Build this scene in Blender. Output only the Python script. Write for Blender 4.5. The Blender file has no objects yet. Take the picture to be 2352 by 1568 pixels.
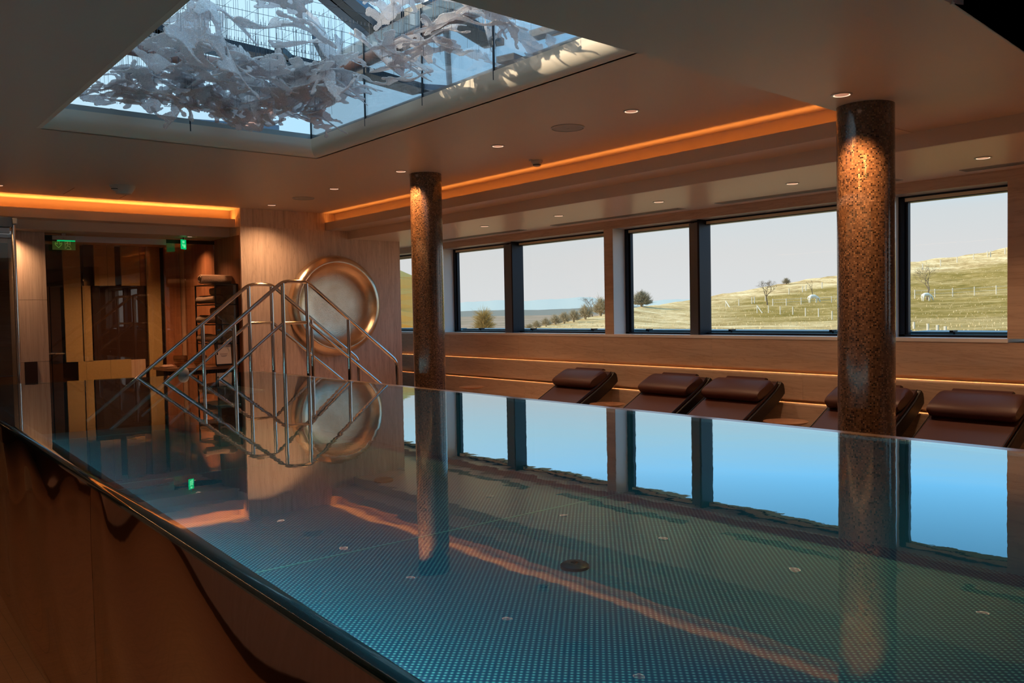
import bpy, bmesh, math, random
import numpy as np
from mathutils import Vector, Matrix
R = math.radians
ZO = 1.73                     # height of the eye above the pool-side floor; every z below is counted from the eye
scene = bpy.context.scene
COL = scene.collection

# ---------------------------------------------------------------- camera
F, CX, CY = 1952.37, 1176.0, 784.0
YAW, PITCH, ROLL = R(39.387), R(-2.017), R(-1.0807)
fw = np.array([math.sin(YAW)*math.cos(PITCH), math.cos(YAW)*math.cos(PITCH), math.sin(PITCH)])
_r = np.array([math.cos(YAW), -math.sin(YAW), 0.0]); _u = np.cross(_r, fw)
rt = math.cos(ROLL)*_r + math.sin(ROLL)*_u
up = -math.sin(ROLL)*_r + math.cos(ROLL)*_u
cam_d = bpy.data.cameras.new('camera'); cam = bpy.data.objects.new('camera', cam_d); COL.objects.link(cam)
M = Matrix(((rt[0], up[0], -fw[0], 0), (rt[1], up[1], -fw[1], 0), (rt[2], up[2], -fw[2], 0), (0, 0, 0, 1)))
cam.matrix_world = M
cam_d.sensor_width = 36.0; cam_d.lens = F/2352*36.0
cam_d.clip_start = 0.05; cam_d.clip_end = 9000
scene.camera = cam

def at(px, py, ax, v):
    """point of the photograph's pixel on the plane (axis ax = v), in eye-relative metres"""
    d = rt*(px-CX)/F - up*(py-CY)/F + fw
    return d*(v/d[ax])

# ---------------------------------------------------------------- world, sun, exposure
scene.view_settings.view_transform = 'Standard'
scene.view_settings.look = 'None'
scene.view_settings.exposure = 0.0
scene.view_settings.gamma = 1.0
scene.view_settings.use_curve_mapping = False
w = bpy.data.worlds.new('sky'); scene.world = w; w.use_nodes = True
nt = w.node_tree; nt.nodes.clear()
def N(nt, t, **kw):
    n = nt.nodes.new(t)
    for k, v in kw.items(): setattr(n, k, v)
    return n
o_ = N(nt, 'ShaderNodeOutputWorld'); bg = N(nt, 'ShaderNodeBackground'); tc = N(nt, 'ShaderNodeTexCoord')
sx = N(nt, 'ShaderNodeSeparateXYZ'); cr = N(nt, 'ShaderNodeValToRGB')
nt.links.new(tc.outputs['Generated'], sx.inputs[0]); nt.links.new(sx.outputs[2], cr.inputs[0])
dotn = N(nt, 'ShaderNodeVectorMath'); dotn.operation = 'DOT_PRODUCT'; nt.links.new(tc.outputs['Generated'], dotn.inputs[0]); dotn.inputs[1].default_value = (-.8, .6, .15)
mr = N(nt, 'ShaderNodeMapRange'); mr.interpolation_type = 'SMOOTHSTEP'; mr.inputs['From Min'].default_value = -.45; mr.inputs['From Max'].default_value = .55
nt.links.new(dotn.outputs['Value'], mr.inputs['Value'])
el2 = N(nt, 'ShaderNodeMapRange'); el2.inputs['From Min'].default_value = .07; el2.inputs['From Max'].default_value = .16; nt.links.new(sx.outputs[2], el2.inputs['Value'])
mfac = N(nt, 'ShaderNodeMath'); mfac.operation = 'MULTIPLY'; nt.links.new(mr.outputs[0], mfac.inputs[0]); nt.links.new(el2.outputs[0], mfac.inputs[1])
skm = N(nt, 'ShaderNodeMix'); skm.data_type = 'RGBA'; nt.links.new(mfac.outputs[0], skm.inputs[0]); nt.links.new(cr.outputs[0], skm.inputs[6]); skm.inputs[7].default_value = (.62, .88, 1.02, 1)
nt.links.new(skm.outputs[2], bg.inputs[0]); nt.links.new(bg.outputs[0], o_.inputs[0])
els = cr.color_ramp.elements
els[0].position = 0.0; els[0].color = (.74, .75, .76, 1)
els[1].position = 1.0; els[1].color = (.30, .62, .95, 1)
for p, c in ((.06, (.72, .72, .72)), (.10, (.67, .71, .73)), (.145, (.46, .78, .96)), (.19, (.26, .78, 1.28)), (.30, (.25, .74, 1.28)), (.55, (.32, .68, 1.0))):
    e = els.new(p); e.color = (*c, 1)
bg.inputs[1].default_value = 1.04
sun_d = bpy.data.lights.new('sun', 'SUN'); sun = bpy.data.objects.new('sun', sun_d); COL.objects.link(sun)
sun_d.energy = 5.0; sun_d.angle = R(.8); sun_d.color = (1.0, .86, .64)
SUN = Vector((.71, -.53, -.46)).normalized()
sun.rotation_euler = SUN.to_track_quat('-Z', 'Y').to_euler()
scene.cycles.max_bounces = 9; scene.cycles.diffuse_bounces = 4; scene.cycles.glossy_bounces = 5
scene.cycles.transmission_bounces = 6; scene.cycles.transparent_max_bounces = 14
scene.cycles.caustics_reflective = False; scene.cycles.caustics_refractive = False
scene.cycles.sample_clamp_indirect = 4.0

def area(name, loc, size, energy, color, rot=(0, 0, 0), spread=180):
    d = bpy.data.lights.new(name, 'AREA'); o = bpy.data.objects.new(name, d); COL.objects.link(o)
    d.shape = 'RECTANGLE'; d.size, d.size_y = size; d.energy = energy; d.color = color; d.spread = R(spread)
    o.location = loc; o.rotation_euler = rot
    return o
ORANGE = (1.0, .36, .065)
AMBER = (1.0, .46, .16)

# ---------------------------------------------------------------- materials
def newmat(name):
    m = bpy.data.materials.new(name); m.use_nodes = True
    t = m.node_tree; b = t.nodes['Principled BSDF']
    return m, t, b
def P(name, col, rough=.5, metal=0., spec=.5, emis=None, es=0.):
    m, t, b = newmat(name)
    b.inputs['Base Color'].default_value = (*col, 1); b.inputs['Roughness'].default_value = rough
    b.inputs['Metallic'].default_value = metal; b.inputs['Specular IOR Level'].default_value = spec
    if emis: b.inputs['Emission Color'].default_value = (*emis, 1); b.inputs['Emission Strength'].default_value = es
    return m
def ramp(t, src, stops):
    c = N(t, 'ShaderNodeValToRGB'); e = c.color_ramp.elements
    e[0].position, e[0].color = stops[0][0], (*stops[0][1], 1)
    e[1].position, e[1].color = stops[-1][0], (*stops[-1][1], 1)
    for p, q in stops[1:-1]:
        k = e.new(p); k.color = (*q, 1)
    t.links.new(src, c.inputs[0]); return c.outputs[0]
def coords(t, scale=(1, 1, 1), kind='Object'):
    c = N(t, 'ShaderNodeTexCoord'); mp = N(t, 'ShaderNodeMapping'); mp.inputs['Scale'].default_value = scale
    t.links.new(c.outputs[kind], mp.inputs[0]); return mp.outputs[0]
def noise(t, vec, scale, detail=4, rough=.5, dist=0):
    n = N(t, 'ShaderNodeTexNoise'); n.inputs['Scale'].default_value = scale; n.inputs['Detail'].default_value = detail
    n.inputs['Roughness'].default_value = rough; n.inputs['Distortion'].default_value = dist
    t.links.new(vec, n.inputs['Vector']); return n.outputs['Fac']
def bump(t, b, h, strength=.3, dist=.01):
    n = N(t, 'ShaderNodeBump'); n.inputs['Strength'].default_value = strength; n.inputs['Distance'].default_value = dist
    t.links.new(h, n.inputs['Height']); t.links.new(n.outputs[0], b.inputs['Normal']); return n.outputs[0]

def mth(t, op, a, bb=None, cl=False):
    n = N(t, 'ShaderNodeMath'); n.operation = op; n.use_clamp = cl
    for i, q in enumerate((a, bb)):
        if q is None: continue
        if isinstance(q, (int, float)): n.inputs[i].default_value = q
        else: t.links.new(q, n.inputs[i])
    return n.outputs[0]
def travertine(name, scale, tone=1.0, rough=.35):
    m, t, b = newmat(name)
    v = coords(t, scale)
    f = noise(t, v, 1.0, 7, .62, .6)
    c = ramp(t, f, [(.26, (.44*tone, .32*tone, .245*tone)), (.40, (.56*tone, .425*tone, .335*tone)), (.55, (.61*tone, .47*tone, .375*tone)), (.75, (.68*tone, .54*tone, .44*tone))])
    f3 = noise(t, v, .55, 9, .66, 1.6); vn = mth(t, 'ABSOLUTE', mth(t, 'SUBTRACT', f3, .5))
    vr = ramp(t, vn, [(.0, (.52, .42, .36)), (.012, (.80, .74, .70)), (.04, (1, 1, 1))])
    mxv = N(t, 'ShaderNodeMix'); mxv.data_type = 'RGBA'; mxv.blend_type = 'MULTIPLY'; mxv.inputs[0].default_value = .42
    t.links.new(c, mxv.inputs[6]); t.links.new(vr, mxv.inputs[7]); t.links.new(mxv.outputs[2], b.inputs['Base Color']); b.inputs['Roughness'].default_value = rough
    bump(t, b, f, .12, .004)
    return m
trav_h = travertine('travertine_horizontal_vein', (1.1, 1.1, 15.0))
trav_p_daylit = travertine('travertine_pilaster_daylit', (20.0, 20.0, 1.5), 1.34)  # lighter copy of the stone, window daylight put into its tone
trav_v = travertine('travertine_vertical_vein', (26.0, 26.0, 1.0))
m_ceil, t, b = newmat('ceiling_plaster')
b.inputs['Base Color'].default_value = (.72, .57, .46, 1); b.inputs['Roughness'].default_value = .42
m_slabtop = P('roof_membrane', (.6, .6, .58), .8)
m_floor, t, b = newmat('floor_mosaic')
v = coords(t); br = N(t, 'ShaderNodeTexBrick'); br.inputs['Scale'].default_value = 26; br.inputs['Color1'].default_value = (.24, .13, .07, 1); br.inputs['Color2'].default_value = (.19, .10, .055, 1); br.inputs['Mortar'].default_value = (.06, .03, .02, 1)
br.inputs['Mortar Size'].default_value = .03; br.offset = 0.0; br.inputs['Brick Width'].default_value = 1.6; br.inputs['Row Height'].default_value = .25
t.links.new(v, br.inputs['Vector']); t.links.new(br.outputs[0], b.inputs['Base Color']); b.inputs['Roughness'].default_value = .35
m_frame = P('dark_window_frame', (.018, .022, .032), .35, .6)
m_framel = P('anodised_mullion', (.16, .19, .23), .38, .8)
m_steel = P('polished_stainless_tube', (.72, .72, .74), .13, 1.0)
m_steelb = P('brushed_steel', (.5, .5, .52), .35, 1.0)
m_trim = P('downlight_trim', (.55, .52, .48), .3, .3)
m_white = P('white_plastic', (.55, .53, .50), .4)
m_dark = P('dark_opening', (.02, .016, .014), .5)
m_black = P('black_metal', (.015, .014, .014), .35, .5)
m_leather, t, b = newmat('brown_leather')
v = coords(t); f = noise(t, v, 160, 3); b.inputs['Base Color'].default_value = (.062, .019, .016, 1); b.inputs['Roughness'].default_value = .42
bump(t, b, f, .15, .002)
m_shell = P('dark_lounger_shell', (.008, .005, .005), .4)
m_piping = P('dark_piping', (.012, .008, .007), .35)
m_copper, t, b = newmat('hammered_bronze')
v = coords(t); f = noise(t, v, 90, 2); f2 = noise(t, v, 6, 3)
c = ramp(t, f2, [(.3, (.80, .62, .45)), (.7, (.93, .79, .63))]); t.links.new(c, b.inputs['Base Color'])
b.inputs['Metallic'].default_value = 1; b.inputs['Roughness'].default_value = .27; bump(t, b, f, .35, .004)
m_towel, t, b = newmat('terry_towel')
v = coords(t); f = noise(t, v, 120, 4); b.inputs['Base Color'].default_value = (.52, .33, .22, 1); b.inputs['Roughness'].default_value = .95; bump(t, b, f, .8, .01)
m_wood, t, b = newmat('reddish_wood')
v = coords(t, (14, 14, .8)); f = noise(t, v, 1.2, 5, .6, .5); c = ramp(t, f, [(.3, (.26, .10, .05)), (.7, (.44, .20, .11))]); t.links.new(c, b.inputs['Base Color']); b.inputs['Roughness'].default_value = .4
m_darkwood = P('dark_walnut', (.035, .015, .010), .35)
m_olive, t, b = newmat('olive_lacquer_panel')
v = coords(t, (1, 1, 1)); f = noise(t, v, 40, 3); c = ramp(t, f, [(.3, (.40, .29, .13)), (.7, (.46, .34, .16))]); t.links.new(c, b.inputs['Base Color']); b.inputs['Roughness'].default_value = .45
m_skin = P('polished_bronze_cladding', (.56, .36, .25), .03, 1.0)
m_rim = P('black_glazed_rim', (.012, .012, .013), .25)
m_post = P('white_fence_post', (.60, .57, .50), .7)
m_pony = P('white_coat', (.82, .80, .74), .8)
m_pipe = P('rose_painted_steel', (.50, .27, .22), .35)
m_beam = P('dark_roof_steel', (.028, .034, .045), .45, .4)
m_beamb = P('blue_grey_roof_steel', (.12, .17, .24), .45, .4)
m_wire = P('steel_wire', (.12, .12, .13), .4, .8)
m_tick = P('white_hooks', (.8, .8, .82), .4)
m_cardw = P('white_card', (.62, .52, .48), .5)
m_ceramic = P('amber_ceramic', (.35, .16, .06), .3)
m_bark, t, b = newmat('bare_bark')
v = coords(t); f = noise(t, v, 4, 3); c = ramp(t, f, [(.3, (.10, .075, .05)), (.7, (.22, .17, .11))]); t.links.new(c, b.inputs['Base Color']); b.inputs['Roughness'].default_value = .9
m_barky = P('yellow_twigs', (.42, .30, .11), .9)
m_barkg = P('grey_twigs', (.30, .26, .18), .9)

def thin_glass(name, tint=(1, 1, 1), refl=1.0, ior=1.45):
    m = bpy.data.materials.new(name); m.use_nodes = True; t = m.node_tree; t.nodes.clear()
    o = N(t, 'ShaderNodeOutputMaterial'); mx = N(t, 'ShaderNodeMixShader'); tr = N(t, 'ShaderNodeBsdfTransparent'); gl = N(t, 'ShaderNodeBsdfGlossy')
    fr = N(t, 'ShaderNodeFresnel'); mu = N(t, 'ShaderNodeMath'); mu.operation = 'MULTIPLY'; mu.use_clamp = True
    mu.inputs[1].default_value = refl; fr.inputs[0].default_value = ior
    tr.inputs[0].default_value = (*tint, 1); gl.inputs['Roughness'].default_value = 0.0
    t.links.new(fr.outputs[0], mu.inputs[0]); t.links.new(mu.outputs[0], mx.inputs[0])
    t.links.new(tr.outputs[0], mx.inputs[1]); t.links.new(gl.outputs[0], mx.inputs[2]); t.links.new(mx.outputs[0], o.inputs[0])
    return m
m_pane = thin_glass('window_pane', (.97, .98, .98), .04)
m_lobbyglass = thin_glass('lobby_glass', (.86, .80, .72), 1.5, 1.5)
m_shaftglass = thin_glass('shaft_glass', (.95, .96, .97), .6)
m_cabglass = thin_glass('cabinet_glass', (.75, .75, .75), 3.0, 1.5)

# water: mirror-like film over clear tinted water, faint ripples
m_water = bpy.data.materials.new('pool_water'); m_water.use_nodes = True; t = m_water.node_tree; t.nodes.clear()
o = N(t, 'ShaderNodeOutputMaterial'); mx = N(t, 'ShaderNodeMixShader'); tr = N(t, 'ShaderNodeBsdfTransparent'); gl = N(t, 'ShaderNodeBsdfGlossy')
fr = N(t, 'ShaderNodeFresnel'); fr.inputs[0].default_value = 1.34
pw = N(t, 'ShaderNodeMath'); pw.operation = 'POWER'; pw.inputs[1].default_value = 1.8; t.links.new(fr.outputs[0], pw.inputs[0])
mu = N(t, 'ShaderNodeMath'); mu.operation = 'MULTIPLY'; mu.use_clamp = True; mu.inputs[1].default_value = 5.3
mn = N(t, 'ShaderNodeMath'); mn.operation = 'MINIMUM'; mn.inputs[1].default_value = .72; t.links.new(mu.outputs[0], mn.inputs[0])
tr.inputs[0].default_value = (.50, .86, .98, 1); gl.inputs['Roughness'].default_value = .004; gl.inputs[0].default_value = (.93, .98, 1, 1)
v = coords(t); f1 = noise(t, v, 5.0, 2, .5); f2 = noise(t, v, 38, 2, .5)
ad = N(t, 'ShaderNodeMath'); ad.operation = 'MULTIPLY_ADD'; t.links.new(f2, ad.inputs[0]); ad.inputs[1].default_value = .05; t.links.new(f1, ad.inputs[2])
bp = N(t, 'ShaderNodeBump'); bp.inputs['Strength'].default_value = .035; bp.inputs['Distance'].default_value = .010; t.links.new(ad.outputs[0], bp.inputs['Height'])
t.links.new(bp.outputs[0], gl.inputs['Normal'])
t.links.new(pw.outputs[0], mu.inputs[0]); t.links.new(mn.outputs[0], mx.inputs[0]); t.links.new(tr.outputs[0], mx.inputs[1]); t.links.new(gl.outputs[0], mx.inputs[2]); t.links.new(mx.outputs[0], o.inputs[0])

# pool floor: stainless sheet with raised studs on a diagonal lattice
m_pfloor, t, b = newmat('studded_pool_floor')
c0 = N(t, 'ShaderNodeTexCoord'); mp = N(t, 'ShaderNodeMapping'); mp.inputs['Rotation'].default_value = (0, 0, R(45)); mp.inputs['Scale'].default_value = (52, 52, 52)
t.links.new(c0.outputs['Object'], mp.inputs[0])
sp = N(t, 'ShaderNodeSeparateXYZ'); t.links.new(mp.outputs[0], sp.inputs[0])
fx = mth(t, 'SUBTRACT', mth(t, 'FRACT', sp.outputs[0]), .5); fy = mth(t, 'SUBTRACT', mth(t, 'FRACT', sp.outputs[1]), .5)
d2 = mth(t, 'SQRT', mth(t, 'ADD', mth(t, 'MULTIPLY', fx, fx), mth(t, 'MULTIPLY', fy, fy)))
c = ramp(t, d2, [(.12, (.50, 1.0, .92)), (.34, (.07, .22, .36)), (.6, (.03, .12, .25))])
t.links.new(c, b.inputs['Base Color']); b.inputs['Roughness'].default_value = .4; b.inputs['Metallic'].default_value = .0
m_weld = P('weld_seam', (.35, .75, .72), .4)
m_pwall = P('pool_wall_steel', (.10, .24, .28), .4)
m_drain = P('drain_cover', (.02, .04, .06), .4)

# mosaic on the columns (uv in metres)
def mosaic():
    m, t, b = newmat('bronze_glass_mosaic')
    v = coords(t, (1/.0092, 1/.0092, 1), 'UV')
    sp = N(t, 'ShaderNodeSeparateXYZ'); t.links.new(v, sp.inputs[0])
    fl = N(t, 'ShaderNodeVectorMath'); fl.operation = 'FLOOR'; t.links.new(v, fl.inputs[0])
    wn = N(t, 'ShaderNodeTexWhiteNoise'); wn.noise_dimensions = '3D'; t.links.new(fl.outputs[0], wn.inputs['Vector'])
    c = ramp(t, wn.outputs['Value'], [(0, (.010, .006, .005)), (.13, (.02, .010, .008)), (.16, (.065, .038, .028)), (.55, (.10, .060, .042)), (.85, (.14, .088, .062)), (1, (.22, .15, .11))])
    c.node.color_ramp.interpolation = 'LINEAR'
    ax = mth(t, 'ABSOLUTE', mth(t, 'SUBTRACT', mth(t, 'FRACT', sp.outputs[0]), .5)); ay = mth(t, 'ABSOLUTE', mth(t, 'SUBTRACT', mth(t, 'FRACT', sp.outputs[1]), .5))
    mm = mth(t, 'MAXIMUM', ax, ay)
    g = mth(t, 'LESS_THAN', mm, .42)
    mix = N(t, 'ShaderNodeMix'); mix.data_type = 'RGBA'; t.links.new(g, mix.inputs[0]); mix.inputs[6].default_value = (.05, .035, .028, 1); t.links.new(c, mix.inputs[7])
    t.links.new(mix.outputs[2], b.inputs['Base Color'])
    rr = mth(t, 'SUBTRACT', .75, mth(t, 'MULTIPLY', g, .61)); t.links.new(rr, b.inputs['Roughness'])
    n1 = N(t, 'ShaderNodeNormalMap')
    # slight random tilt of every tile through a bumpy height
    hh = mth(t, 'ADD', mth(t, 'MULTIPLY', g, .6), mth(t, 'MULTIPLY', mth(t, 'MULTIPLY', fxs(t, sp.outputs[0]), mth(t, 'SUBTRACT', wn.outputs['Value'], .5)), 1.4))
    bump(t, b, hh, .38, .0010); b.inputs['Specular IOR Level'].default_value = .8; b.inputs['Coat Weight'].default_value = .7; b.inputs['Coat Roughness'].default_value = .12
    return m
def fxs(t, s): return mth(t, 'FRACT', s)
m_mosaic = mosaic()

# splash glass of the hanging sculpture
m_splash = bpy.data.materials.new('rippled_art_glass'); m_splash.use_nodes = True; t = m_splash.node_tree; t.nodes.clear()
o = N(t, 'ShaderNodeOutputMaterial'); m1 = N(t, 'ShaderNodeMixShader'); m2 = N(t, 'ShaderNodeMixShader')
tr = N(t, 'ShaderNodeBsdfTransparent'); gl = N(t, 'ShaderNodeBsdfGlossy'); df = N(t, 'ShaderNodeBsdfDiffuse'); tl = N(t, 'ShaderNodeBsdfTranslucent'); a1 = N(t, 'ShaderNodeAddShader')
gl.inputs['Roughness'].default_value = .06; gl.inputs[0].default_value = (1, .97, .95, 1)
df.inputs[0].default_value = (.68, .64, .63, 1); tl.inputs[0].default_value = (.74, .69, .66, 1)
v = coords(t, (1, 1, 1)); f = noise(t, v, 26, 3, .6, 2.6)
bn = N(t, 'ShaderNodeBump'); bn.inputs['Strength'].default_value = .9; bn.inputs['Distance'].default_value = .02; t.links.new(f, bn.inputs['Height'])
t.links.new(bn.outputs[0], gl.inputs['Normal'])
st = ramp(t, f, [(.40, (.85, .85, .85)), (.47, (.25, .25, .25)), (.52, (.85, .85, .85)), (.60, (.55, .55, .55))])
t.links.new(df.outputs[0], a1.inputs[0]); t.links.new(tl.outputs[0], a1.inputs[1])
m1.inputs[0].default_value = .55; t.links.new(a1.outputs[0], m1.inputs[1]); t.links.new(gl.outputs[0], m1.inputs[2])
t.links.new(st, m2.inputs[0]); t.links.new(tr.outputs[0], m2.inputs[1]); t.links.new(m1.outputs[0], m2.inputs[2]); t.links.new(m2.outputs[0], o.inputs[0])
tr.inputs[0].default_value = (.85, .85, .9, 1)

def emit(name, col, s):
    m = bpy.data.materials.new(name); m.use_nodes = True; t = m.node_tree; t.nodes.clear()
    o = N(t, 'ShaderNodeOutputMaterial'); e = N(t, 'ShaderNodeEmission'); e.inputs[0].default_value = (*col, 1); e.inputs[1].default_value = s
    t.links.new(e.outputs[0], o.inputs[0]); return m
m_bulb = emit('lamp_ring_glow', (1, .62, .42), 1.6)
m_lens = P('ribbed_lamp_lens', (.5, .3, .2), .3, 0, .5, (1, .45, .28), .42)
m_green = emit('green_sign_light', (.0, .55, .16), .9)
m_greend = P('green_edge_lit_acrylic', (.30, .27, .08), .3, 0, .5, (.05, .22, .03), .10)
m_greenl = emit('etched_green_line', (.25, .55, .08), .45)
m_greenm = emit('etched_amber_line', (.55, .55, .15), .28)
m_greenk = P('dark_green_mark', (.0, .10, .03), .5)
m_led = emit('warm_led_strip', ORANGE, 7.0)

# grass
def grass(name, stops, sc):
    m, t, b = newmat(name)
    v = coords(t, (1, 1, 1)); f = noise(t, v, sc, 8, .68, .4)
    f2 = noise(t, v, sc*18, 6, .75)
    mixv = mth(t, 'ADD', mth(t, 'MULTIPLY', f, .62), mth(t, 'MULTIPLY', f2, .38))
    c = ramp(t, mixv, stops); t.links.new(c, b.inputs['Base Color']); b.inputs['Roughness'].default_value = .95
    b.inputs['Specular IOR Level'].default_value = .1; return m
m_grass0 = grass('dry_meadow_old', [(.36, (.16, .17, .04)), (.44, (.30, .26, .08)), (.50, (.42, .31, .13)), (.56, (.60, .47, .25)), (.66, (.80, .69, .44))], .06)
m_grass, t, b = newmat('dry_meadow')
v = coords(t, (1, 1, 1)); f = noise(t, v, .22, 8, .72, .8); f2 = noise(t, v, 1.6, 8, .82)
mv = mth(t, 'ADD', mth(t, 'MULTIPLY', f, .50), mth(t, 'MULTIPLY', f2, .50))
dryc = ramp(t, mv, [(.36, (.27, .16, .07)), (.45, (.52, .345, .155)), (.51, (.80, .57, .29)), (.58, (1.0, .82, .52))])
grc = ramp(t, mv, [(.36, (.15, .115, .02)), (.45, (.28, .20, .045)), (.53, (.43, .29, .09)), (.62, (.66, .48, .21))])
at_ = N(t, 'ShaderNodeAttribute'); at_.attribute_name = 'dryness'
mixg = N(t, 'ShaderNodeMix'); mixg.data_type = 'RGBA'; t.links.new(at_.outputs['Fac'], mixg.inputs[0]); t.links.new(grc, mixg.inputs[6]); t.links.new(dryc, mixg.inputs[7])
t.links.new(mixg.outputs[2], b.inputs['Base Color']); b.inputs['Roughness'].default_value = .95; b.inputs['Specular IOR Level'].default_value = .05
bump(t, b, f2, .8, .15)
m_valley = grass('valley_fields', [(.36, (.16, .17, .10)), (.45, (.28, .22, .15)), (.53, (.38, .27, .21)), (.62, (.46, .37, .27))], .012)
m_tuft = P('dry_grass_blades', (.80, .66, .42), .9)
m_hillf = P('far_hill_painted_haze', (.46, .52, .53), 1)  # aerial haze painted in as a pale blue-grey colour
m_hillg = P('far_wooded_hill', (.20, .20, .18), 1)
m_flash = P('metal_flashing_painted_sky', (.07, .20, .30), .35, .2)  # blue of the reflected sky painted into the metal colour

# ---------------------------------------------------------------- mesh helpers
class B:
    def __init__(s): s.v = []; s.f = []
    def box(s, lo, hi):
        x0, y0, z0 = lo; x1, y1, z1 = hi; n = len(s.v)
        s.v += [(x0, y0, z0), (x1, y0, z0), (x1, y1, z0), (x0, y1, z0), (x0, y0, z1), (x1, y0, z1), (x1, y1, z1), (x0, y1, z1)]
        s.f += [tuple(n+i for i in q) for q in ((0, 3, 2, 1), (4, 5, 6, 7), (0, 1, 5, 4), (1, 2, 6, 5), (2, 3, 7, 6), (3, 0, 4, 7))]
        return s
    def tube(s, pts, r, n=8, caps=True):
        pts = [Vector(p) for p in pts]; rs = r if isinstance(r, (list, tuple)) else [r]*len(pts); base = len(s.v)
        prev = None
        for i, p in enumerate(pts):
            a = pts[max(i-1, 0)]; c = pts[min(i+1, len(pts)-1)]; d = (c-a).normalized()
            if prev is None:
                u = d.orthogonal().normalized()
                if abs(d.z) < .9: u = d.cross(Vector((0, 0, 1))).normalized()
            else: u = (prev-d*prev.dot(d)).normalized()
            prev = u; w_ = d.cross(u)
            for k in range(n):
                t = 2*math.pi*k/n; q = p+(u*math.cos(t)+w_*math.sin(t))*rs[i]; s.v.append(tuple(q))
        for i in range(len(pts)-1):
            for k in range(n):
                a = base+i*n+k; b2 = base+i*n+(k+1) % n; s.f.append((a, b2, b2+n, a+n))
        if caps:
            s.f.append(tuple(base+k for k in reversed(range(n)))); s.f.append(tuple(base+(len(pts)-1)*n+k for k in range(n)))
        return s
    def lathe(s, prof, c=(0, 0, 0), n=24, axis='z', caps=True):
        base = len(s.v)
        for r, h in prof:
            for k in range(n):
                t = 2*math.pi*k/n; a, b2 = r*math.cos(t), r*math.sin(t)
                if axis == 'z': q = (c[0]+a, c[1]+b2, c[2]+h)
                elif axis == 'y': q = (c[0]+a, c[1]+h, c[2]-b2)
                else: q = (c[0]+h, c[1]+a, c[2]+b2)
                s.v.append(q)
        for i in range(len(prof)-1):
            for k in range(n):
                a = base+i*n+k; b2 = base+i*n+(k+1) % n; s.f.append((a, b2, b2+n, a+n))
        if caps:
            s.f.append(tuple(base+k for k in reversed(range(n)))); s.f.append(tuple(base+(len(prof)-1)*n+k for k in range(n)))
        return s
    def extr(s, prof, axis, a, b2, caps=True):
        """closed 2-D profile swept along an axis; profile is in the two remaining axes in order"""
        n = len(prof); base = len(s.v)
        for v in (a, b2):
            for p in prof:
                q = list(p); q.insert(axis, v); s.v.append(tuple(q))
        for k in range(n):
            s.f.append((base+k, base+(k+1) % n, base+n+(k+1) % n, base+n+k))
        if caps: s.f.append(tuple(base+k for k in reversed(range(n)))); s.f.append(tuple(base+n+k for k in range(n)))
        return s
    def poly(s, pts):
        n = len(s.v); s.v += [tuple(p) for p in pts]; s.f.append(tuple(range(n, n+len(pts)))); return s
    def mesh(s, name, mat, smooth=False, fix=True):
        me = bpy.data.meshes.new(name); me.from_pydata(s.v, [], s.f); me.update()
        if fix:
            bm = bmesh.new(); bm.from_mesh(me); bmesh.ops.recalc_face_normals(bm, faces=bm.faces); bm.to_mesh(me); bm.free()
        if smooth:
            me.shade_smooth(); me.set_sharp_from_angle(angle=R(40))
        if mat: me.materials.append(mat)
        return me
    def obj(s, name, mat, parent=None, smooth=False, loc=None, bevel=0, fix=True):
        if loc is not None: s.v = [(x-loc[0], y-loc[1], z-loc[2]) for x, y, z in s.v]
        o = bpy.data.objects.new(name, s.mesh(name, mat, smooth or bevel > 0, fix)); COL.objects.link(o)
        if parent: o.parent = parent
        if loc is not None: o.location = loc
        if bevel:
            m = o.modifiers.new('bevel', 'BEVEL'); m.width = bevel; m.segments = 3; m.limit_method = 'ANGLE'; m.angle_limit = R(40)
        return o
def thing(name, label, cat, loc=(0, 0, 0), group=None):
    o = bpy.data.objects.new(name, None); COL.objects.link(o); o.location = loc; o.empty_display_size = .1
    return tag(o, label, cat, group)
def tag(o, label=None, cat=None, group=None, kind=None):
    if label: o['label'] = label
    if cat: o['category'] = cat
    if group: o['group'] = group
    if kind: o['kind'] = kind
    return o
def struct(o, label=None): o['kind'] = 'structure'; return tag(o, label)
def kids(o): return [c for c in COL.objects if c.parent == o]
def dup(root, loc, rot=None, label=None, scale=None):
    r = root.copy(); COL.objects.link(r); r.location = loc
    if rot is not None: r.rotation_euler = rot
    if scale is not None: r.scale = (scale,)*3
    if label: r['label'] = label
    for ch in root.children:
        c = ch.copy(); COL.objects.link(c); c.parent = r
        for g in ch.children:
            d = g.copy(); COL.objects.link(d); d.parent = c
    return r
def local(o):      # re-express a child built in eye-relative coordinates in its parent's space
    p = o.parent.location; o.location = (o.location.x-p.x, o.location.y-p.y, o.location.z-p.z); return o

# ================================================================ STRUCTURE
ZC, ZL, ZN, ZB, ZLT = 1.35, 1.121, 1.125, 1.015, 1.224     # main ceiling, lip bottom, near ceiling, lounge ceiling, lip top
LX, WX, BX = 5.30, 5.45, 5.62                             # right cove lip, right cove wall, soffit beam
FACE, GLASS = 7.10, 7.33                                  # window wall face, glass plane
ZF = -1.73
SILL, HEAD = -.282, .925
YB = -7.0                                                 # wall behind the camera
# skylight opening
SX0, SX1, SY1, SY0 = 1.29, 3.40, 6.75, 2.60
m_lip_edge = P('grey_opening_edge', (.55, .56, .52), .4)
# floors
f = B().box((-1.7, YB-.2, ZF-.2), (8.0, 15.2, ZF)).obj('floor', m_floor); struct(f)
f = B().box((3.92, YB, ZF), (7.2, 12.9, -1.45)).obj('floor_lounge', trav_h); struct(f)
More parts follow.
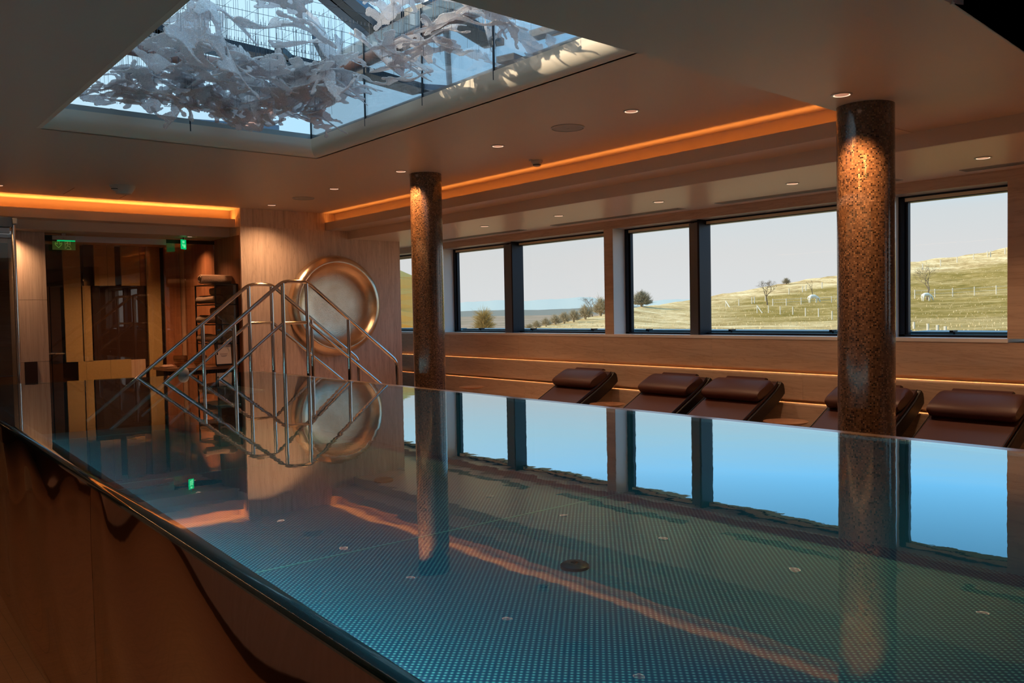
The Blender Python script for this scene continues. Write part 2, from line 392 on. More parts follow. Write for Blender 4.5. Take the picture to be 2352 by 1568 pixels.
# main ceiling, around the skylight
ce = B()
ce.box((-1.6, SY1, ZC), (LX+.2, 10.75, ZC+.12)); ce.box((-1.6, 2.45, ZC), (SX0-.03, SY1, ZC+.12)); ce.box((SX1, 2.45, ZC), (LX+.2, SY1, ZC+.12))
ceil = ce.obj('ceiling', m_ceil); struct(ceil)
# near, lower ceiling panel with a slightly skewed edge as photographed
ed = [(-1.6, 2.50), (1.81, 2.527), (2.815, 2.559), (4.613, 2.635), (LX, 2.66)]
OX0, OX1, OY0, OY1 = 2.62, 4.4, -.9, 1.25     # second roof opening over the pool, near the camera
nb = B()
A0 = [(x, y, ZN) for x, y in ed]
top = ZC+.12
def prism(bd, pts, z0, z1):
    n = len(bd.v); k = len(pts); bd.v += [(x, y, z0) for x, y in pts]+[(x, y, z1) for x, y in pts]
    bd.f.append(tuple(range(n, n+k))); bd.f.append(tuple(reversed(range(n+k, n+2*k))))
    for i in range(k): bd.f.append((n+i, n+(i+1) % k, n+k+(i+1) % k, n+k+i))
c2 = at(2352, 122, 2, ZN); c1 = at(2185, 8, 2, ZN)
prism(nb, ed+[(BX, 2.66), (BX, 1.45), (-1.6, 1.45)], ZN, top)
nearc = nb.obj('ceiling_near', m_ceil); struct(nearc)
nb = B(); nb.box((-1.6, YB, ZN), (2.35, 1.45, top)); nb.box((c2[0]+.14, YB, ZN), (BX, 1.45, top)); nb.box((2.35, YB, ZN), (c2[0]+.14, -1.2, top))
# the second opening's skewed corner piece
prism(nb, [(c1[0]-.02, 1.45), (c2[0]+.14, 1.45), (c2[0]+.14, c2[1]-.5), (c2[0]+.02, c2[1]), (c1[0], c1[1])], ZN, top)
prism(nb, [(2.35, 1.45), (c1[0]-.02, 1.45), (c1[0], c1[1]), (2.35, c1[1]+.02)], ZN, top)
o = nb.obj('ceiling_near_opening', m_ceil); struct(o)
o = B().box((2.3, -1.3, top-.1), (c2[0]+.3, 1.5, top+.02)).obj('ceiling_recess_sky_lid', P('recess_painted_sky', (.35, .45, .85), .3)); struct(o)  # lid painted blue in place of the sky in the opening
q0 = (c1[0]-.02, 1.45); ede = [(c1[0], c1[1]), (c2[0]+.02, c2[1]), (c2[0]+.14, c2[1]-.5)]
o = B().tube([(x, y, ZN+.004) for x, y in ede], .008, 6).obj('trim_10', m_lip_edge, None); struct(o)
# right soffit: lip + underside + step, lounge ceiling
o = B().extr([(LX, ZL), (BX+.01, ZL), (BX+.01, ZL+.02), (LX+.02, ZL+.02), (LX+.02, ZLT), (LX, ZLT)], 1, 2.66, 10.37).obj('trim_1', m_ceil); struct(o)
o = B().box((WX, 2.6, ZL+.02), (WX+.1, 10.75, ZC+.05)).obj('trim_2', m_ceil); struct(o)
o = B().box((BX, YB, ZB), (BX+.03, 10.3, top)).obj('trim_3', m_ceil); struct(o)
lc = B().box((BX+.031, YB, ZB), (FACE+.02, 10.72, ZB+.3)).box((6.45, 10.72, ZB), (FACE+.02, 13.0, ZB+.3)); lounge_ceil = lc.obj('ceiling_lounge', P('lounge_ceiling_daylit', (.86, .70, .56), .38)); struct(lounge_ceil)  # ceiling made lighter here, window daylight put into its colour
# back soffit (left part sits slightly further back than the right part)
o = B().extr([(10.47, ZL), (10.72, ZL), (10.72, ZL+.02), (10.49, ZL+.02), (10.49, ZLT), (10.47, ZLT)], 0, -1.6, 4.14).obj('trim_4', m_ceil); struct(o)
o = B().extr([(10.37, ZL), (10.62, ZL), (10.62, ZL+.02), (10.39, ZL+.02), (10.39, ZLT), (10.37, ZLT)], 0, 4.14, LX+.02).obj('trim_5', m_ceil); struct(o)
o = B().box((-1.6, 10.68, ZL+.01), (4.26, 10.75, ZC+.05)).box((4.26, 10.58, ZL+.01), (LX+.3, 10.75, ZC+.05)).obj('trim_6', m_ceil); struct(o)
o = B().box((-1.6, 10.70, ZB), (4.15, 10.76, ZC)).obj('trim_7', m_ceil); struct(o)
o = B().box((-1.6, 10.77, ZB), (4.2, 15.2, ZB+.2)).obj('ceiling_lobby', m_ceil); struct(o)
# skylight lip (quarter-round) as four runs
def lip(axis, a, b2, c, sgn):
    r_ = .09; pr = []
    for i in range(9):
        t = R(90*i/8); pr.append((c-sgn*r_*math.sin(t), ZC+r_*(1-math.cos(t))))
    pr += [(c-sgn*r_, ZC+.14), (c+sgn*.02, ZC+.14), (c+sgn*.02, ZC)]
    return pr
m_lip = P('cream_lip_plaster', (.86, .74, .60), .35)
lp = B()
pr = lip(1, 0, 0, SX1, 1); lp.extr(pr, 1, SY0, SY1)
pr = lip(0, 0, 0, SY1, 1); lp.extr(pr, 0, SX0, SX1)
o = lp.obj('trim_8', m_lip, smooth=True); struct(o)
o = B().extr([(SX0-.03, ZC-.001), (SX0, ZC-.001), (SX0, ZC+.14), (SX0-.03, ZC+.14)], 1, SY0-.1, SY1).obj('trim_9', m_lip); struct(o)

# window wall (wall_right): lower stone courses, piers, head
wr = B()
wr.box((FACE+.05, YB, ZF), (7.5, 13, SILL-.03))                          # core under the sills
wr.box((FACE, YB, HEAD), (7.5, 13, 1.6))                                 # head band
wr.box((FACE, -.1, SILL), (7.5, 2.635, HEAD)); wr.box((FACE, -2.9, SILL), (7.5, -1.25, HEAD)); wr.box((FACE, YB, SILL), (7.5, -6.3, HEAD))                             # blind wall right of the last window
piers = [(3.58, 3.74), (6.80, 6.94), (10.22, 10.70)]
for a, b2 in piers: wr.box((FACE, a+.005, SILL), (7.42, b2, HEAD))
wr.box((FACE, 12.3, SILL), (7.5, 13, HEAD))
wall_right = wr.obj('wall_right', trav_h); struct(wall_right)
sl = B().box((FACE-.005, 2.63, SILL-.03), (7.44, 13, SILL)).obj('window_sill', P('pale_sill', (.85, .85, .88), .3), wall_right)
m_reveal_daylit = P('reveal_painted_daylight', (.9, .88, .86), .3)  # daylight on the stone piers painted as pale sheets
for a, b2 in piers: B().box((FACE+.004, a, SILL), (GLASS-.03, a+.004, HEAD)).obj('reveal', m_reveal_daylit, wall_right)
def slab(h, t_, L, name, round_top=False):
    if round_top:
        r_ = .026; pr = [(0, 0), (0, h)]
        pr = [(t_, 0), (0, 0)] + [(r_-r_*math.cos(R(a)), h-r_+r_*math.sin(R(a))) for a in range(0, 91, 15)] + [(t_, h)]
    else: pr = [(0, 0), (t_, 0), (t_, h), (0, h)]
    return B().extr(pr, 1, 0, L-.0015).mesh(name, trav_h, round_top)
L = 1.55
rows = [(FACE, -.600, SILL-.031, False, .05), (FACE-.035, -.872, -.628, True, .08), (FACE-.07, -1.45, -.900, True, .12)]
for x, z0, z1, rd, th in rows:
    me = slab(z1-z0, th, L, 'stone_panel', rd)
    for k in range(13):
        o = bpy.data.objects.new('stone_panel', me); COL.objects.link(o); o.location = (x, YB+.02+k*L+(0 if th < .06 else .5 if th < .1 else -.2), z0); o.parent = wall_right
# windows
def window(n, y0, y1, mulls):
    root = thing('window_%d' % n, None, None, (GLASS, y0, SILL)); struct(root)
    def c(bd, name, mat, **k): o = bd.obj(name, mat, root, **k); return local(o)
    fr = B(); fr.box((GLASS-.03, y0, SILL), (GLASS+.05, y1, SILL+.02)); fr.box((GLASS-.03, y0, HEAD-.015), (GLASS+.05, y1, HEAD+.0))
    fr.box((GLASS-.03, y1-.05, SILL), (GLASS+.05, y1, HEAD)); fr.box((GLASS-.03, y0, SILL), (GLASS+.05, y0+.03, HEAD))
    fr.box((GLASS-.012, y1-.075, SILL), (GLASS+.03, y1-.05, HEAD)); fr.box((GLASS-.022, y0, HEAD-.052), (GLASS+.06, y1, HEAD-.045))
    c(fr, 'window_frame', m_frame)
    c(B().box((GLASS-.02, y0+.03, HEAD-.045), (GLASS+.0, y1-.05, HEAD-.015)), 'blind_box', P('blind_box_painted_sun', (.95, .86, .62), .5, 0, .5))  # sunlight on the housing painted in as pale cream
    edges = [y0]
    for a, b2 in mulls:
        mf = B(); mf.box((GLASS-.14, a, SILL), (GLASS+.05, a+.025, HEAD)); mf.box((GLASS-.04, b2-.03, SILL), (GLASS+.05, b2, HEAD)); mf.box((GLASS-.02, b2-.05, SILL), (GLASS+.03, b2-.035, HEAD))
        c(mf, 'mullion', m_frame)
        c(B().box((GLASS-.13, a+.025, SILL), (GLASS+.02, b2-.05, HEAD-.03)), 'mullion_cover', m_framel)
        edges += [a, b2]
    edges.append(y1)
    for i in range(0, len(edges), 2):
        c(B().box((GLASS+.022, edges[i]+.01, SILL+.01), (GLASS+.028, edges[i+1]-.01, HEAD-.02)), 'pane', m_pane)
    fl = B().box((GLASS+.12, y0, SILL-.05), (GLASS+.55, y1, SILL+.040)); c(fl, 'flashing', m_flash)
    for yy in np.arange(y0+.55, y1, 1.15):
        c(B().box((GLASS+.112, yy, SILL+.030), (GLASS+.20, yy+.03, SILL+.052)).box((GLASS+.114, yy-.012, SILL+.0), (GLASS+.12, yy+.0, SILL+.04)), 'clip', m_frame)
window(1, 2.635, 3.58, [])
window(2, 3.74, 6.80, [(5.64, 5.83)])
window(3, 6.94, 10.22, [(8.72, 8.96)])
window(4, 10.70, 12.3, [])
window(5, -1.25, -.10, [])
window(8, -6.3, -2.9, [(-4.7, -4.52)])

# end wall behind the camera with two windows, left wall, lobby shell
wb = B()
wb.box((-1.7, YB-.2, ZF), (7.5, YB, 1.6))
wall_back = wb.obj('wall_back', trav_h); struct(wall_back)
wl = B().box((-.80, YB, ZF), (-.65, 15.2, 1.6)); wall_left = wl.obj('wall_left', m_darkwood); struct(wall_left)
for k in range(12):          # stone courses on the left wall, mirrored by the polished cladding
    for z0, z1 in ((ZF+.12, -1.02), (-.98, -.10), (-.075, 1.12)):
        if k % 4 == 2 and z1 > -.5: continue
        o = B().box((-.65, 0, 0), (-.62, 1.497, z1-z0)).obj('stone_panel', trav_v, wall_left); o.location = (0, YB+k*1.5, z0)
o = B().box((-.65, YB, ZF), (-.605, 10.7, ZF+.12)).obj('baseboard_left', m_darkwood); struct(o)

# pilaster with the disc
pw = B().box((4.15, 10.33, ZF), (6.43, 13.2, ZC)); pil = pw.obj('wall_pilaster', trav_p_daylit); struct(pil)
for x0, x1 in ((4.13, 4.90), (4.901, 5.67), (5.671, 6.435)):
    B().box((x0, 10.30, ZF), (x1, 10.335, ZL)).obj('stone_panel', trav_p_daylit, pil)
B().box((4.13, 10.335, ZF), (4.16, 12.4, ZB)).obj('side_panel', m_wood, pil)
# lobby: back wall, left pier, ceiling is already there
lb = B().box((-1.7, 15.0, ZF), (8.2, 15.2, 1.3)); o = lb.obj('wall_lobby', m_darkwood); struct(o)
o = B().box((6.5, 13.0, ZF), (7.5, 13.2, 1.6)).obj('wall_lobby_right', m_darkwood); struct(o)
# travertine pier at the left of the lobby front
pr_ = thing('wall_pier', None, None, (1.80, 11.0, ZF)); struct(pr_)
local(B().box((1.80, 11.02, ZF), (2.09, 11.5, ZB)).obj('pier_core', trav_v, pr_))
for z0, z1 in ((ZF, -.475), (-.472, .235), (.238, ZB)):
    local(B().box((1.795, 11.0, z0), (2.095, 11.03, z1)).obj('stone_panel', trav_v, pr_))
local(B().box((1.84, 10.985, -.735), (1.97, 11.0, -.47)).obj('access_panel', m_darkwood, pr_))
# wall behind: olive lacquered panel wall with dark openings and the double door
ow = thing('wall_lobby_panels', None, None, (2.2, 12.6, ZF)); struct(ow)
def op(px0, py0, px1, py1, name, mat, y=12.6, t_=.04, lab=None):
    a = at(px0, py0, 1, y); b2 = at(px1, py1, 1, y)
    o = B().box((min(a[0], b2[0])-.006, y, min(a[2], b2[2])), (max(a[0], b2[0])+.012, y+t_, max(a[2], b2[2]))).obj(name, mat, ow); local(o)
    if lab: o['label'] = lab
    return o
local(B().box((1.6, 12.75, ZF), (4.16, 12.8, ZB)).obj('back_board', m_darkwood, ow))
op(143, 540, 190, 830, 'olive_panel', m_olive); op(190, 656, 212, 830, 'olive_panel', m_olive); op(181, 830, 302, 905, 'olive_panel', m_olive)
op(215, 540, 263, 656, 'olive_panel', m_olive, 12.5); op(277, 540, 320, 656, 'olive_panel', m_olive, 12.5); op(335, 540, 375, 905, 'olive_panel', m_olive)
op(375, 540, 420, 905, 'wood_panel', m_wood, 12.62); op(302, 826, 335, 905, 'wood_panel', trav_v, 12.62)
op(190, 540, 215, 656, 'bronze_panel', m_darkwood, 12.64); op(320, 540, 335, 656, 'bronze_panel', m_wood, 12.64)
op(212, 656, 335, 826, 'dark_panel', m_darkwood, 12.66)
dd = thing('door_1', None, None, (2.4, 12.6, ZF)); struct(dd)
a = at(98, 658, 1, 12.6); b2 = at(121.5, 880, 1, 12.6); c3 = at(146, 880, 1, 12.6)
for x0, x1 in ((a[0], b2[0]-.006), (b2[0]+.006, c3[0])):
    local(B().box((x0, 12.6, ZF), (x1, 12.66, a[2])).obj('door_leaf', m_darkwood, dd, bevel=.004))
local(B().box((a[0]-.05, 12.61, a[2]), (c3[0]+.03, 12.66, a[2]+.05)).obj('door_frame', m_black, dd))
for px in (112, 136):
    p = at(px, 812, 1, 12.55); local(B().tube([(p[0]-.05, 12.52, p[2]), (p[0]+.06, 12.52, p[2])], .011, 8).tube([(p[0]-.045, 12.52, p[2]), (p[0]-.045, 12.6, p[2])], .01, 6).obj('door_handle', m_steel, dd, smooth=True))
# lobby glass front, four panes, header rail
lg = thing('window_6', None, None, (2.09, 11.2, ZF)); struct(lg)
xs = [at(p, 600, 1, 11.2)[0] for p in (97, 190, 246, 338, 425)] + [4.13]
for i in range(len(xs)-1):
    local(B().box((xs[i]+.002, 11.195, ZF+.0), (xs[i+1]-.002, 11.205, ZB-.03)).obj('pane', m_lobbyglass, lg))
local(B().box((2.12, 11.18, .93), (3.51, 11.22, ZB-.012)).obj('header_rail', m_steelb, lg))
local(B().box((3.51, 11.185, .955), (4.13, 11.215, ZB-.012)).obj('header_rail', m_darkwood, lg))
# roof over everything
rf = B(); zt = ZC+.14
rf.box((-1.8, YB-.3, zt), (SX0, 15.4, zt+.06)); rf.box((SX1, YB-.3, zt), (7.6, 15.4, zt+.06)); rf.box((SX0, SY1, zt), (SX1, 15.4, zt+.06)); rf.box((SX0, YB-.3, zt), (SX1, SY0-.1, zt+.06))
o = rf.obj('roof_slab', m_slabtop); struct(o)
o = B().box((-3.2, -2, 2.62), (2.24, 4.15, 2.65)).box((-3.2, 4.15, 2.62), (1.32, 6.1, 2.65)).box((-3.2, 6.1, 2.62), (2.24, 15, 2.65)).obj('added_sun_baffle', P('white_sun_baffle', (.75, .75, .74), .7)); struct(o)  # unseen baffle added to trim the sun to the lip; white underside bounces light

def xo_l(y): return .73+.042*y+.02
# ---------------------------------------------------------------- hidden LED lines (area lights lying where the strips lie)
area('cove_light_right', (LX+.05, 6.6, ZL+.035), (.03, 7.7), 6.5, ORANGE, (R(180), R(-24), 0), 95)
area('cove_light_back', (4.75, (10.39+10.58)/2, ZL+.035), (1.0, .03), 2.4, ORANGE, (R(200), 0, 0), 110)
area('cove_light_back_left', (1.3, (10.49+10.68)/2, ZL+.035), (5.7, .03), 24, ORANGE, (R(200), 0, 0), 120)
area('ledge_light_upper', (FACE-.003, 5.0, -.6005), (.010, 15.5), 8.0, AMBER, (0, 0, 0), 85)
area('ledge_light_lower', (FACE-.038, 5.0, -.8725), (.010, 15.5), 7.0, AMBER, (0, 0, 0), 85)
# left aisle: a cove of the same kind washes the stone there
area('cove_light_left', (-.55, 3.0, 1.05), (.05, 14.0), 22, (1, .52, .22), (0, R(-25), 0))
area('underwater_lamp', (1.0, 4.2, -.70), (.04, 9.0), 22, (.55, 1.0, .95), (0, R(-42), R(-2.4)), 150)

# ================================================================ COLUMNS
def column(cx_, cy_, z1, label, rad=.155):
    n = 72; bd = B(); z0 = ZF
    me = bpy.data.meshes.new('mosaic_shaft'); vs = []; fs = []; uv = []
    rowsz = [z0, z1]
    for k in range(n+1):
        a_ = 2*math.pi*k/n
        for z in rowsz: vs.append((rad*math.cos(a_), rad*math.sin(a_), z-z0))
    for k in range(n):
        fs.append((2*k, 2*k+2, 2*k+3, 2*k+1))
        for kk, zz in ((k, z0), (k+1, z0), (k+1, z1), (k, z1)): uv.append((rad*2*math.pi*kk/n, zz-z0))
    me.from_pydata(vs, [], fs); l = me.uv_layers.new(name='UVMap')
    for i, q in enumerate(uv): l.data[i].uv = q
    me.shade_smooth(); me.materials.append(m_mosaic)
    root = thing('mosaic_column', label, 'column', (cx_, cy_, z0), 'mosaic columns beside the pool')
    o = bpy.data.objects.new('mosaic_shaft', me); COL.objects.link(o); o.parent = root
    local(B().lathe([(rad+.004, 0), (rad+.004, .06)], (cx_, cy_, z0), 48).obj('base_ring', m_black, root, smooth=True))
    return root
column(4.66, 2.475, ZN, 'nearer and larger brown mosaic column, right of centre beside the pool edge')
column(4.66, 6.955, ZC, 'farther and slimmer brown mosaic column standing beside the pool railings')

# ================================================================ POOL
def xo(y): return .69+.025*y
def xi(y): return .70+.042*y+.012
ZW = -.6; PX = 3.72; PXO = 3.815; PF = -1.10
def yb(x): return 9.40-.13*max(0, x-.6)     # slightly skewed far edge
pool = thing('swimming_pool', 'raised infinity-edge swimming pool with polished bronze-coloured cladding and studded floor', 'pool', (2.3, 4.0, ZF))
Y0 = -3.0
ysl = list(np.arange(Y0, 9.41, .31))+[9.41]
def xo2(y): return xo(max(y, 0)); 
def xi2(y): return xi(max(y, 0))
# cladding panels: gently wavy polished sheets, separate with a joint at y 3.45
def wave(y, z): return .018*math.sin(2.3*y+2.6*z)*(.6+.4*math.sin(1.1*y+.7)) + .009*math.sin(5.2*y-3.8*z+.8)
joints = [Y0, .2, 3.45, 6.6, 9.40]
for a, b2 in zip(joints[:-1], joints[1:]):
    vs = []; fs = []; ny = max(8, int((b2-a)/.06)); nz = 16
    for i in range(ny+1):
        y = a+.003+(b2-a-.006)*i/ny
        for j in range(nz+1):
            z = ZF+.01+(ZW-.022-ZF-.01)*j/nz; amp = math.sin(math.pi*min(1, j/nz*1.02))**.5 if j < nz else 0
            edge = min(1, (y-a)/.25, (b2-y)/.25)
            vs.append((xo2(y)+.003-(wave(y, z)+.022)*max(amp, 0)*(.35+.65*edge), y, z))
    for i in range(ny):
        for j in range(nz):
            k = i*(nz+1)+j; fs.append((k, k+1, k+nz+2, k+nz+1))
    bd = B(); bd.v = vs; bd.f = fs
    local(bd.obj('cladding_panel', m_skin, pool, smooth=True, fix=False))
# rim on the left: dark glazed strip, rolled outer edge
rb = B()
for y0_, y1_ in zip(ysl[:-1], ysl[1:]):
    n = len(rb.v)
    for y in (y0_, y1_):
        e_ = xo2(y); i_ = xi2(y)
        rb.v += [(i_, y, PF), (i_, y, ZW-.012), (e_+.035, y, ZW-.012), (e_+.012, y, ZW-.016), (e_+.004, y, ZW-.026), (e_+.004, y, ZW-.06)]
    for k in range(5): rb.f.append((n+k, n+k+6, n+k+7, n+k+1))
local(rb.obj('rim', m_rim, pool, smooth=True))
# right rim and far rim
local(B().box((PX, Y0, PF), (PXO, yb(PXO), ZW-.004)).obj('side_rim', P('brushed_rim', (.35, .32, .33), .25, .8), pool, bevel=.002))
local(B().box((PXO-.02, Y0, ZF), (PXO, yb(PXO), ZW-.01)).obj('side_cladding', m_steelb, pool))
fb = B()
prism(fb, [(xo2(9.4), yb(.8)-.05), (PX, yb(PX)-.05), (PX, yb(PX)), (xo2(9.4), yb(.8))], PF, ZW-.008)
local(fb.obj('far_rim', m_rim, pool))
fb = B(); prism(fb, [(xo2(9.4), yb(.8)), (PXO, yb(PXO)), (PXO, yb(PXO)+.02), (xo2(9.4), yb(.8)+.02)], ZF, ZW-.01)
local(fb.obj('far_cladding', m_steelb, pool))
# floor sheets with weld seams
seams = [Y0, .9, 3.50, 6.02, 8.62, 9.35]
for a, b2 in zip(seams[:-1], seams[1:]):
    fp = B(); prism(fp, [(xi2(a), a+.004), (PX, a+.004), (PX, b2-.004), (xi2(b2), b2-.004)], PF-.02, PF); local(fp.obj('floor_panel', m_pfloor, pool))
for s in seams[1:-1]:
    local(B().box((xi2(s), s-.005, PF-.01), (PX, s+.005, PF+.003)).obj('weld_seam', m_weld, pool))
local(B().box((PX-.004, Y0, PF), (PX, 9.0, ZW-.02)).obj('side_wall', m_pwall, pool))
for px, py in ((1320, 1303), (881, 1105)):
    c = at(px, py, 2, PF); 
    d = local(B().lathe([(.062, 0), (.062, .012), (.052, .02), (.018, .022)], (c[0], c[1], PF), 28).obj('drain_cover', m_drain, pool, smooth=True))
    for k in range(3):
        q = B().box((c[0]-.012+k*.009, c[1]-.012, PF+.022), (c[0]-.008+k*.009, c[1]+.012, PF+.026)).obj('drain_slot', m_black, d)
        q.location = (-pool.location.x, -pool.location.y, -pool.location.z)
        q.location = (-pool.location.x, -pool.location.y, -pool.location.z); q.location -= Vector((0, 0, 0)); 
        q.location = Vector((0, 0, 0))
# water: one sheet, rolled over the left edge
wb_ = B(); prof_n = 9
for y0_, y1_ in zip(ysl[:-1], ysl[1:]):
    for_y = []
    for y in (y0_, y1_):
        e_ = xo2(y); row = []
        rr_ = .030
        for k in range(7):
            t = R(90-90*k/6*.93); row.append((e_+rr_-.002-rr_*math.cos(t)*1.0-.0, y, ZW-.026*(1-math.sin(t))))
        row = list(reversed(row)) if False else row
        for_y.append(row)
    base = len(wb_.v)
    for row, y in zip(for_y, (y0_, y1_)):
        yy = y
        xr = PX+.002
        e_ = xo2(y); wb_.v += [(xr, min(y, yb(xr)), ZW), (e_+.06, min(y, yb(e_)), ZW), (e_+.038, min(y, yb(e_)), ZW)] + [(p[0], min(y, yb(p[0])), p[2]) for p in row]
    m_ = 10
    for k in range(m_-1): wb_.f.append((base+k, base+k+m_, base+k+m_+1, base+k+1))
wo = wb_.obj('pool_water', m_water, None, smooth=True, fix=False)
tag(wo, 'still mirror-like water filling the raised pool to its brim', 'water', kind='stuff')
# steps: treads over the right-hand wall, between the two railings
stp = thing('pool_steps', 'stainless steel steps crossing the pool side between the railings', 'steps', (3.9, 8.58, ZF))
for x0, x1, z in ((2.75, 3.0, -1.0), (3.0, 3.25, -.86), (3.25, 3.5, -.74), (4.1, 4.35, -.80), (4.35, 4.6, -1.0), (4.6, 4.85, -1.2)):
    local(B().box((x0, 8.2, z-.03), (x1, 8.97, z)).obj('tread', m_steelb, stp, bevel=.004))
local(B().box((4.12, 8.2, ZF), (4.16, 8.97, -.83)).box((4.37, 8.2, ZF), (4.41, 8.97, -1.03)).box((4.62, 8.2, ZF), (4.66, 8.97, -1.23)).obj('riser_support', m_steelb, stp))
local(B().box((2.76, 8.2, PF), (2.8, 8.97, -1.03)).box((3.01, 8.2, PF), (3.05, 8.97, -.89)).box((3.26, 8.2, PF), (3.3, 8.97, -.77)).obj('riser_support', m_steelb, stp))

# railings
def arc(pts, r_, n=5):
    out = [Vector(pts[0])]
    for a, b2, c in zip(pts[:-2], pts[1:-1], pts[2:]):
        a, b2, c = Vector(a), Vector(b2), Vector(c); d1 = (a-b2).normalized(); d2 = (c-b2).normalized()
        p0 = b2+d1*r_; p1 = b2+d2*r_
        for k in range(n+1):
            t = k/n; out.append(p0*(1-t)**2+b2*2*t*(1-t)+p1*t*t)
    out.append(Vector(pts[-1])); return out
def railing(y, label):
    root = thing('handrail', label, 'railing', (3.83, y, ZF), 'railings of the pool steps'); R0 = .0195; R1 = .0165
    def c(bd, nm): return local(bd.obj(nm, m_steel, root, smooth=True))
    c(B().tube(arc([(2.02, y, -.99), (3.70, y, .35), (3.955, y, .35), (5.02, y, -.53), (5.02, y, -1.45)], .07), R0, 14), 'top_rail')
    c(B().tube([(2.53, y, -.99), (3.69, y, -.073)], R1, 12), 'mid_rail'); c(B().tube([(3.69, y, -.073), (3.957, y, -.073)], R1, 12), 'mid_rail'); c(B().tube([(3.957, y, -.073), (5.02, y, -.945)], R1, 12), 'mid_rail')
    sl_ = (.35+.99)/(3.70-2.02)
    for x, zt_ in ((3.178, -.99+(3.178-2.02)*sl_), (3.693, .345), (3.955, .345), (4.43, .35-(4.43-3.955)*(.88/1.065))):
        c(B().tube([(x, y, PF if x < PX else -1.45), (x, y, zt_-.012)], R0, 12), 'post')
    return root
railing(8.15, 'nearer polished steel handrail over the pool steps')
railing(9.02, 'farther polished steel handrail over the pool steps, behind the first')

# ================================================================ DISC
dc = at(768, 701.5, 1, 10.2); gx, gz = 5.385, .124
disc = thing('wall_disc', 'huge round hammered bronze dish mounted on the travertine wall', 'wall decoration', (gx, 10.3, gz))
prof = [(.001, -.030), (.15, -.030), (.30, -.034), (.40, -.045), (.47, -.064), (.52, -.092), (.548, -.125), (.560, -.150), (.566, -.158)]
bd = B().lathe([(r_, h) for r_, h in prof], (0, 0, 0), 96, 'y', caps=False); bd.obj('bowl', m_copper, disc, smooth=True, fix=False)
prof2 = [(.566, -.158), (.574, -.160), (.592, -.156), (.615, -.143), (.637, -.122), (.654, -.096), (.664, -.068), (.667, -.045), (.664, -.022), (.652, -.001)]
bd = B().lathe(prof2, (0, 0, 0), 96, 'y', caps=False); bd.obj('rim', m_copper, disc, smooth=True, fix=False)
bd = B().lathe([(.562, -.1575), (.566, -.1615), (.570, -.1585)], (0, 0, 0), 96, 'y', caps=False); bd.obj('inner_bead', m_copper, disc, smooth=True, fix=False)

# ================================================================ LOUNGERS
def lounger_proto(label):
    W = .63; root = thing('relax_lounger', label, 'lounger', (6.7, 0, -1.45), 'leather loungers along the window wall')
    # body profile in (x, z) eye-relative, then shifted
    top_ = [(5.05, -1.19), (5.30, -1.10), (5.55, -1.09), (5.80, -1.14), (6.05, -1.15), (6.25, -1.08), (6.40, -1.00), (6.70, -.845), (6.86, -.755), (6.93, -.70)]
    def off(p, t_):
        out = []
        for i in range(len(p)):
            a = Vector(p[max(i-1, 0)]); b2 = Vector(p[min(i+1, len(p)-1)]); d = (b2-a).normalized(); n_ = Vector((d.y, -d.x)); q = Vector(p[i])+n_*t_; out.append((q.x, q.y))
        return out
    shell_lo = off(top_, .150); shell_hi = off(top_, .03)
    pr = shell_hi+[(6.965, -.70), (7.005, -.725), (7.02, -.775)]+list(reversed(shell_lo))
    o = B().extr([(x, z) for x, z in pr], 1, -.02, W+.02).obj('shell', m_shell, root, bevel=.012); local(o)
    up_ = top_; lo_ = off(top_, .034)
    o = B().extr(up_+list(reversed(lo_)), 1, .0, W).obj('upholstery', m_leather, root, bevel=.012); local(o)
    # welt along both sides
    for yy in (.0, W):
        local(B().tube([(x, yy, z+.001) for x, z in top_], .004, 6).obj('piping', m_piping, root, smooth=True))
    # cushion: half round bolster laid across the head
    pc = []; cxp, czp = 6.735, -.775; ang = R(29)
    for k in range(20):
        t = 2*math.pi*k/20; a_ = .150*math.copysign(abs(math.cos(t))**.75, math.cos(t)); b_ = .058*math.copysign(abs(math.sin(t))**.75, math.sin(t))
        pc.append((cxp+a_*math.cos(ang)-b_*math.sin(ang), czp+a_*math.sin(ang)+b_*math.cos(ang)))
    cu = B(); n0 = 20; secs = [(-.0, .70), (.012, .9), (.04, 1.0), (W-.04, 1.0), (W-.012, .9), (W, .70)]
    for yy, sc in secs:
        for x, z in pc: cu.v.append((cxp+(x-cxp)*(.9+.1*sc), yy, czp+(z-czp)*sc))
    for i in range(len(secs)-1):
        for k in range(n0): cu.f.append((i*n0+k, i*n0+(k+1) % n0, (i+1)*n0+(k+1) % n0, (i+1)*n0+k))
    cu.f.append(tuple(range(n0-1, -1, -1))); cu.f.append(tuple(range((len(secs)-1)*n0, len(secs)*n0)))
    local(cu.obj('headrest_cushion', m_leather, root, smooth=True))
    local(B().extr([(6.83, -.735), (6.95, -.672), (6.985, -.685), (6.985, -.695), (6.95, -.684), (6.83, -.747)], 1, .14, W-.05).obj('cushion_strap', m_leather, root, bevel=.003))
    local(B().box((5.25, .08, -1.45), (6.55, W-.08, -1.24)).obj('plinth', m_shell, root, bevel=.01))
    return root
specs = [(6.69, 'brown leather lounger nearest the far mosaic column'), (5.362, 'brown leather lounger right of the left side table'),
         (4.545, 'brown leather lounger left of the smaller side table'), (3.25, 'brown leather lounger half hidden behind the near mosaic column'), (2.395, 'brown leather lounger at the right edge of the view')]
proto = lounger_proto(specs[0][1]); proto.location.y = specs[0][0]
for y, lab in specs[1:]: dup(proto, (6.7, y, -1.45), None, lab)
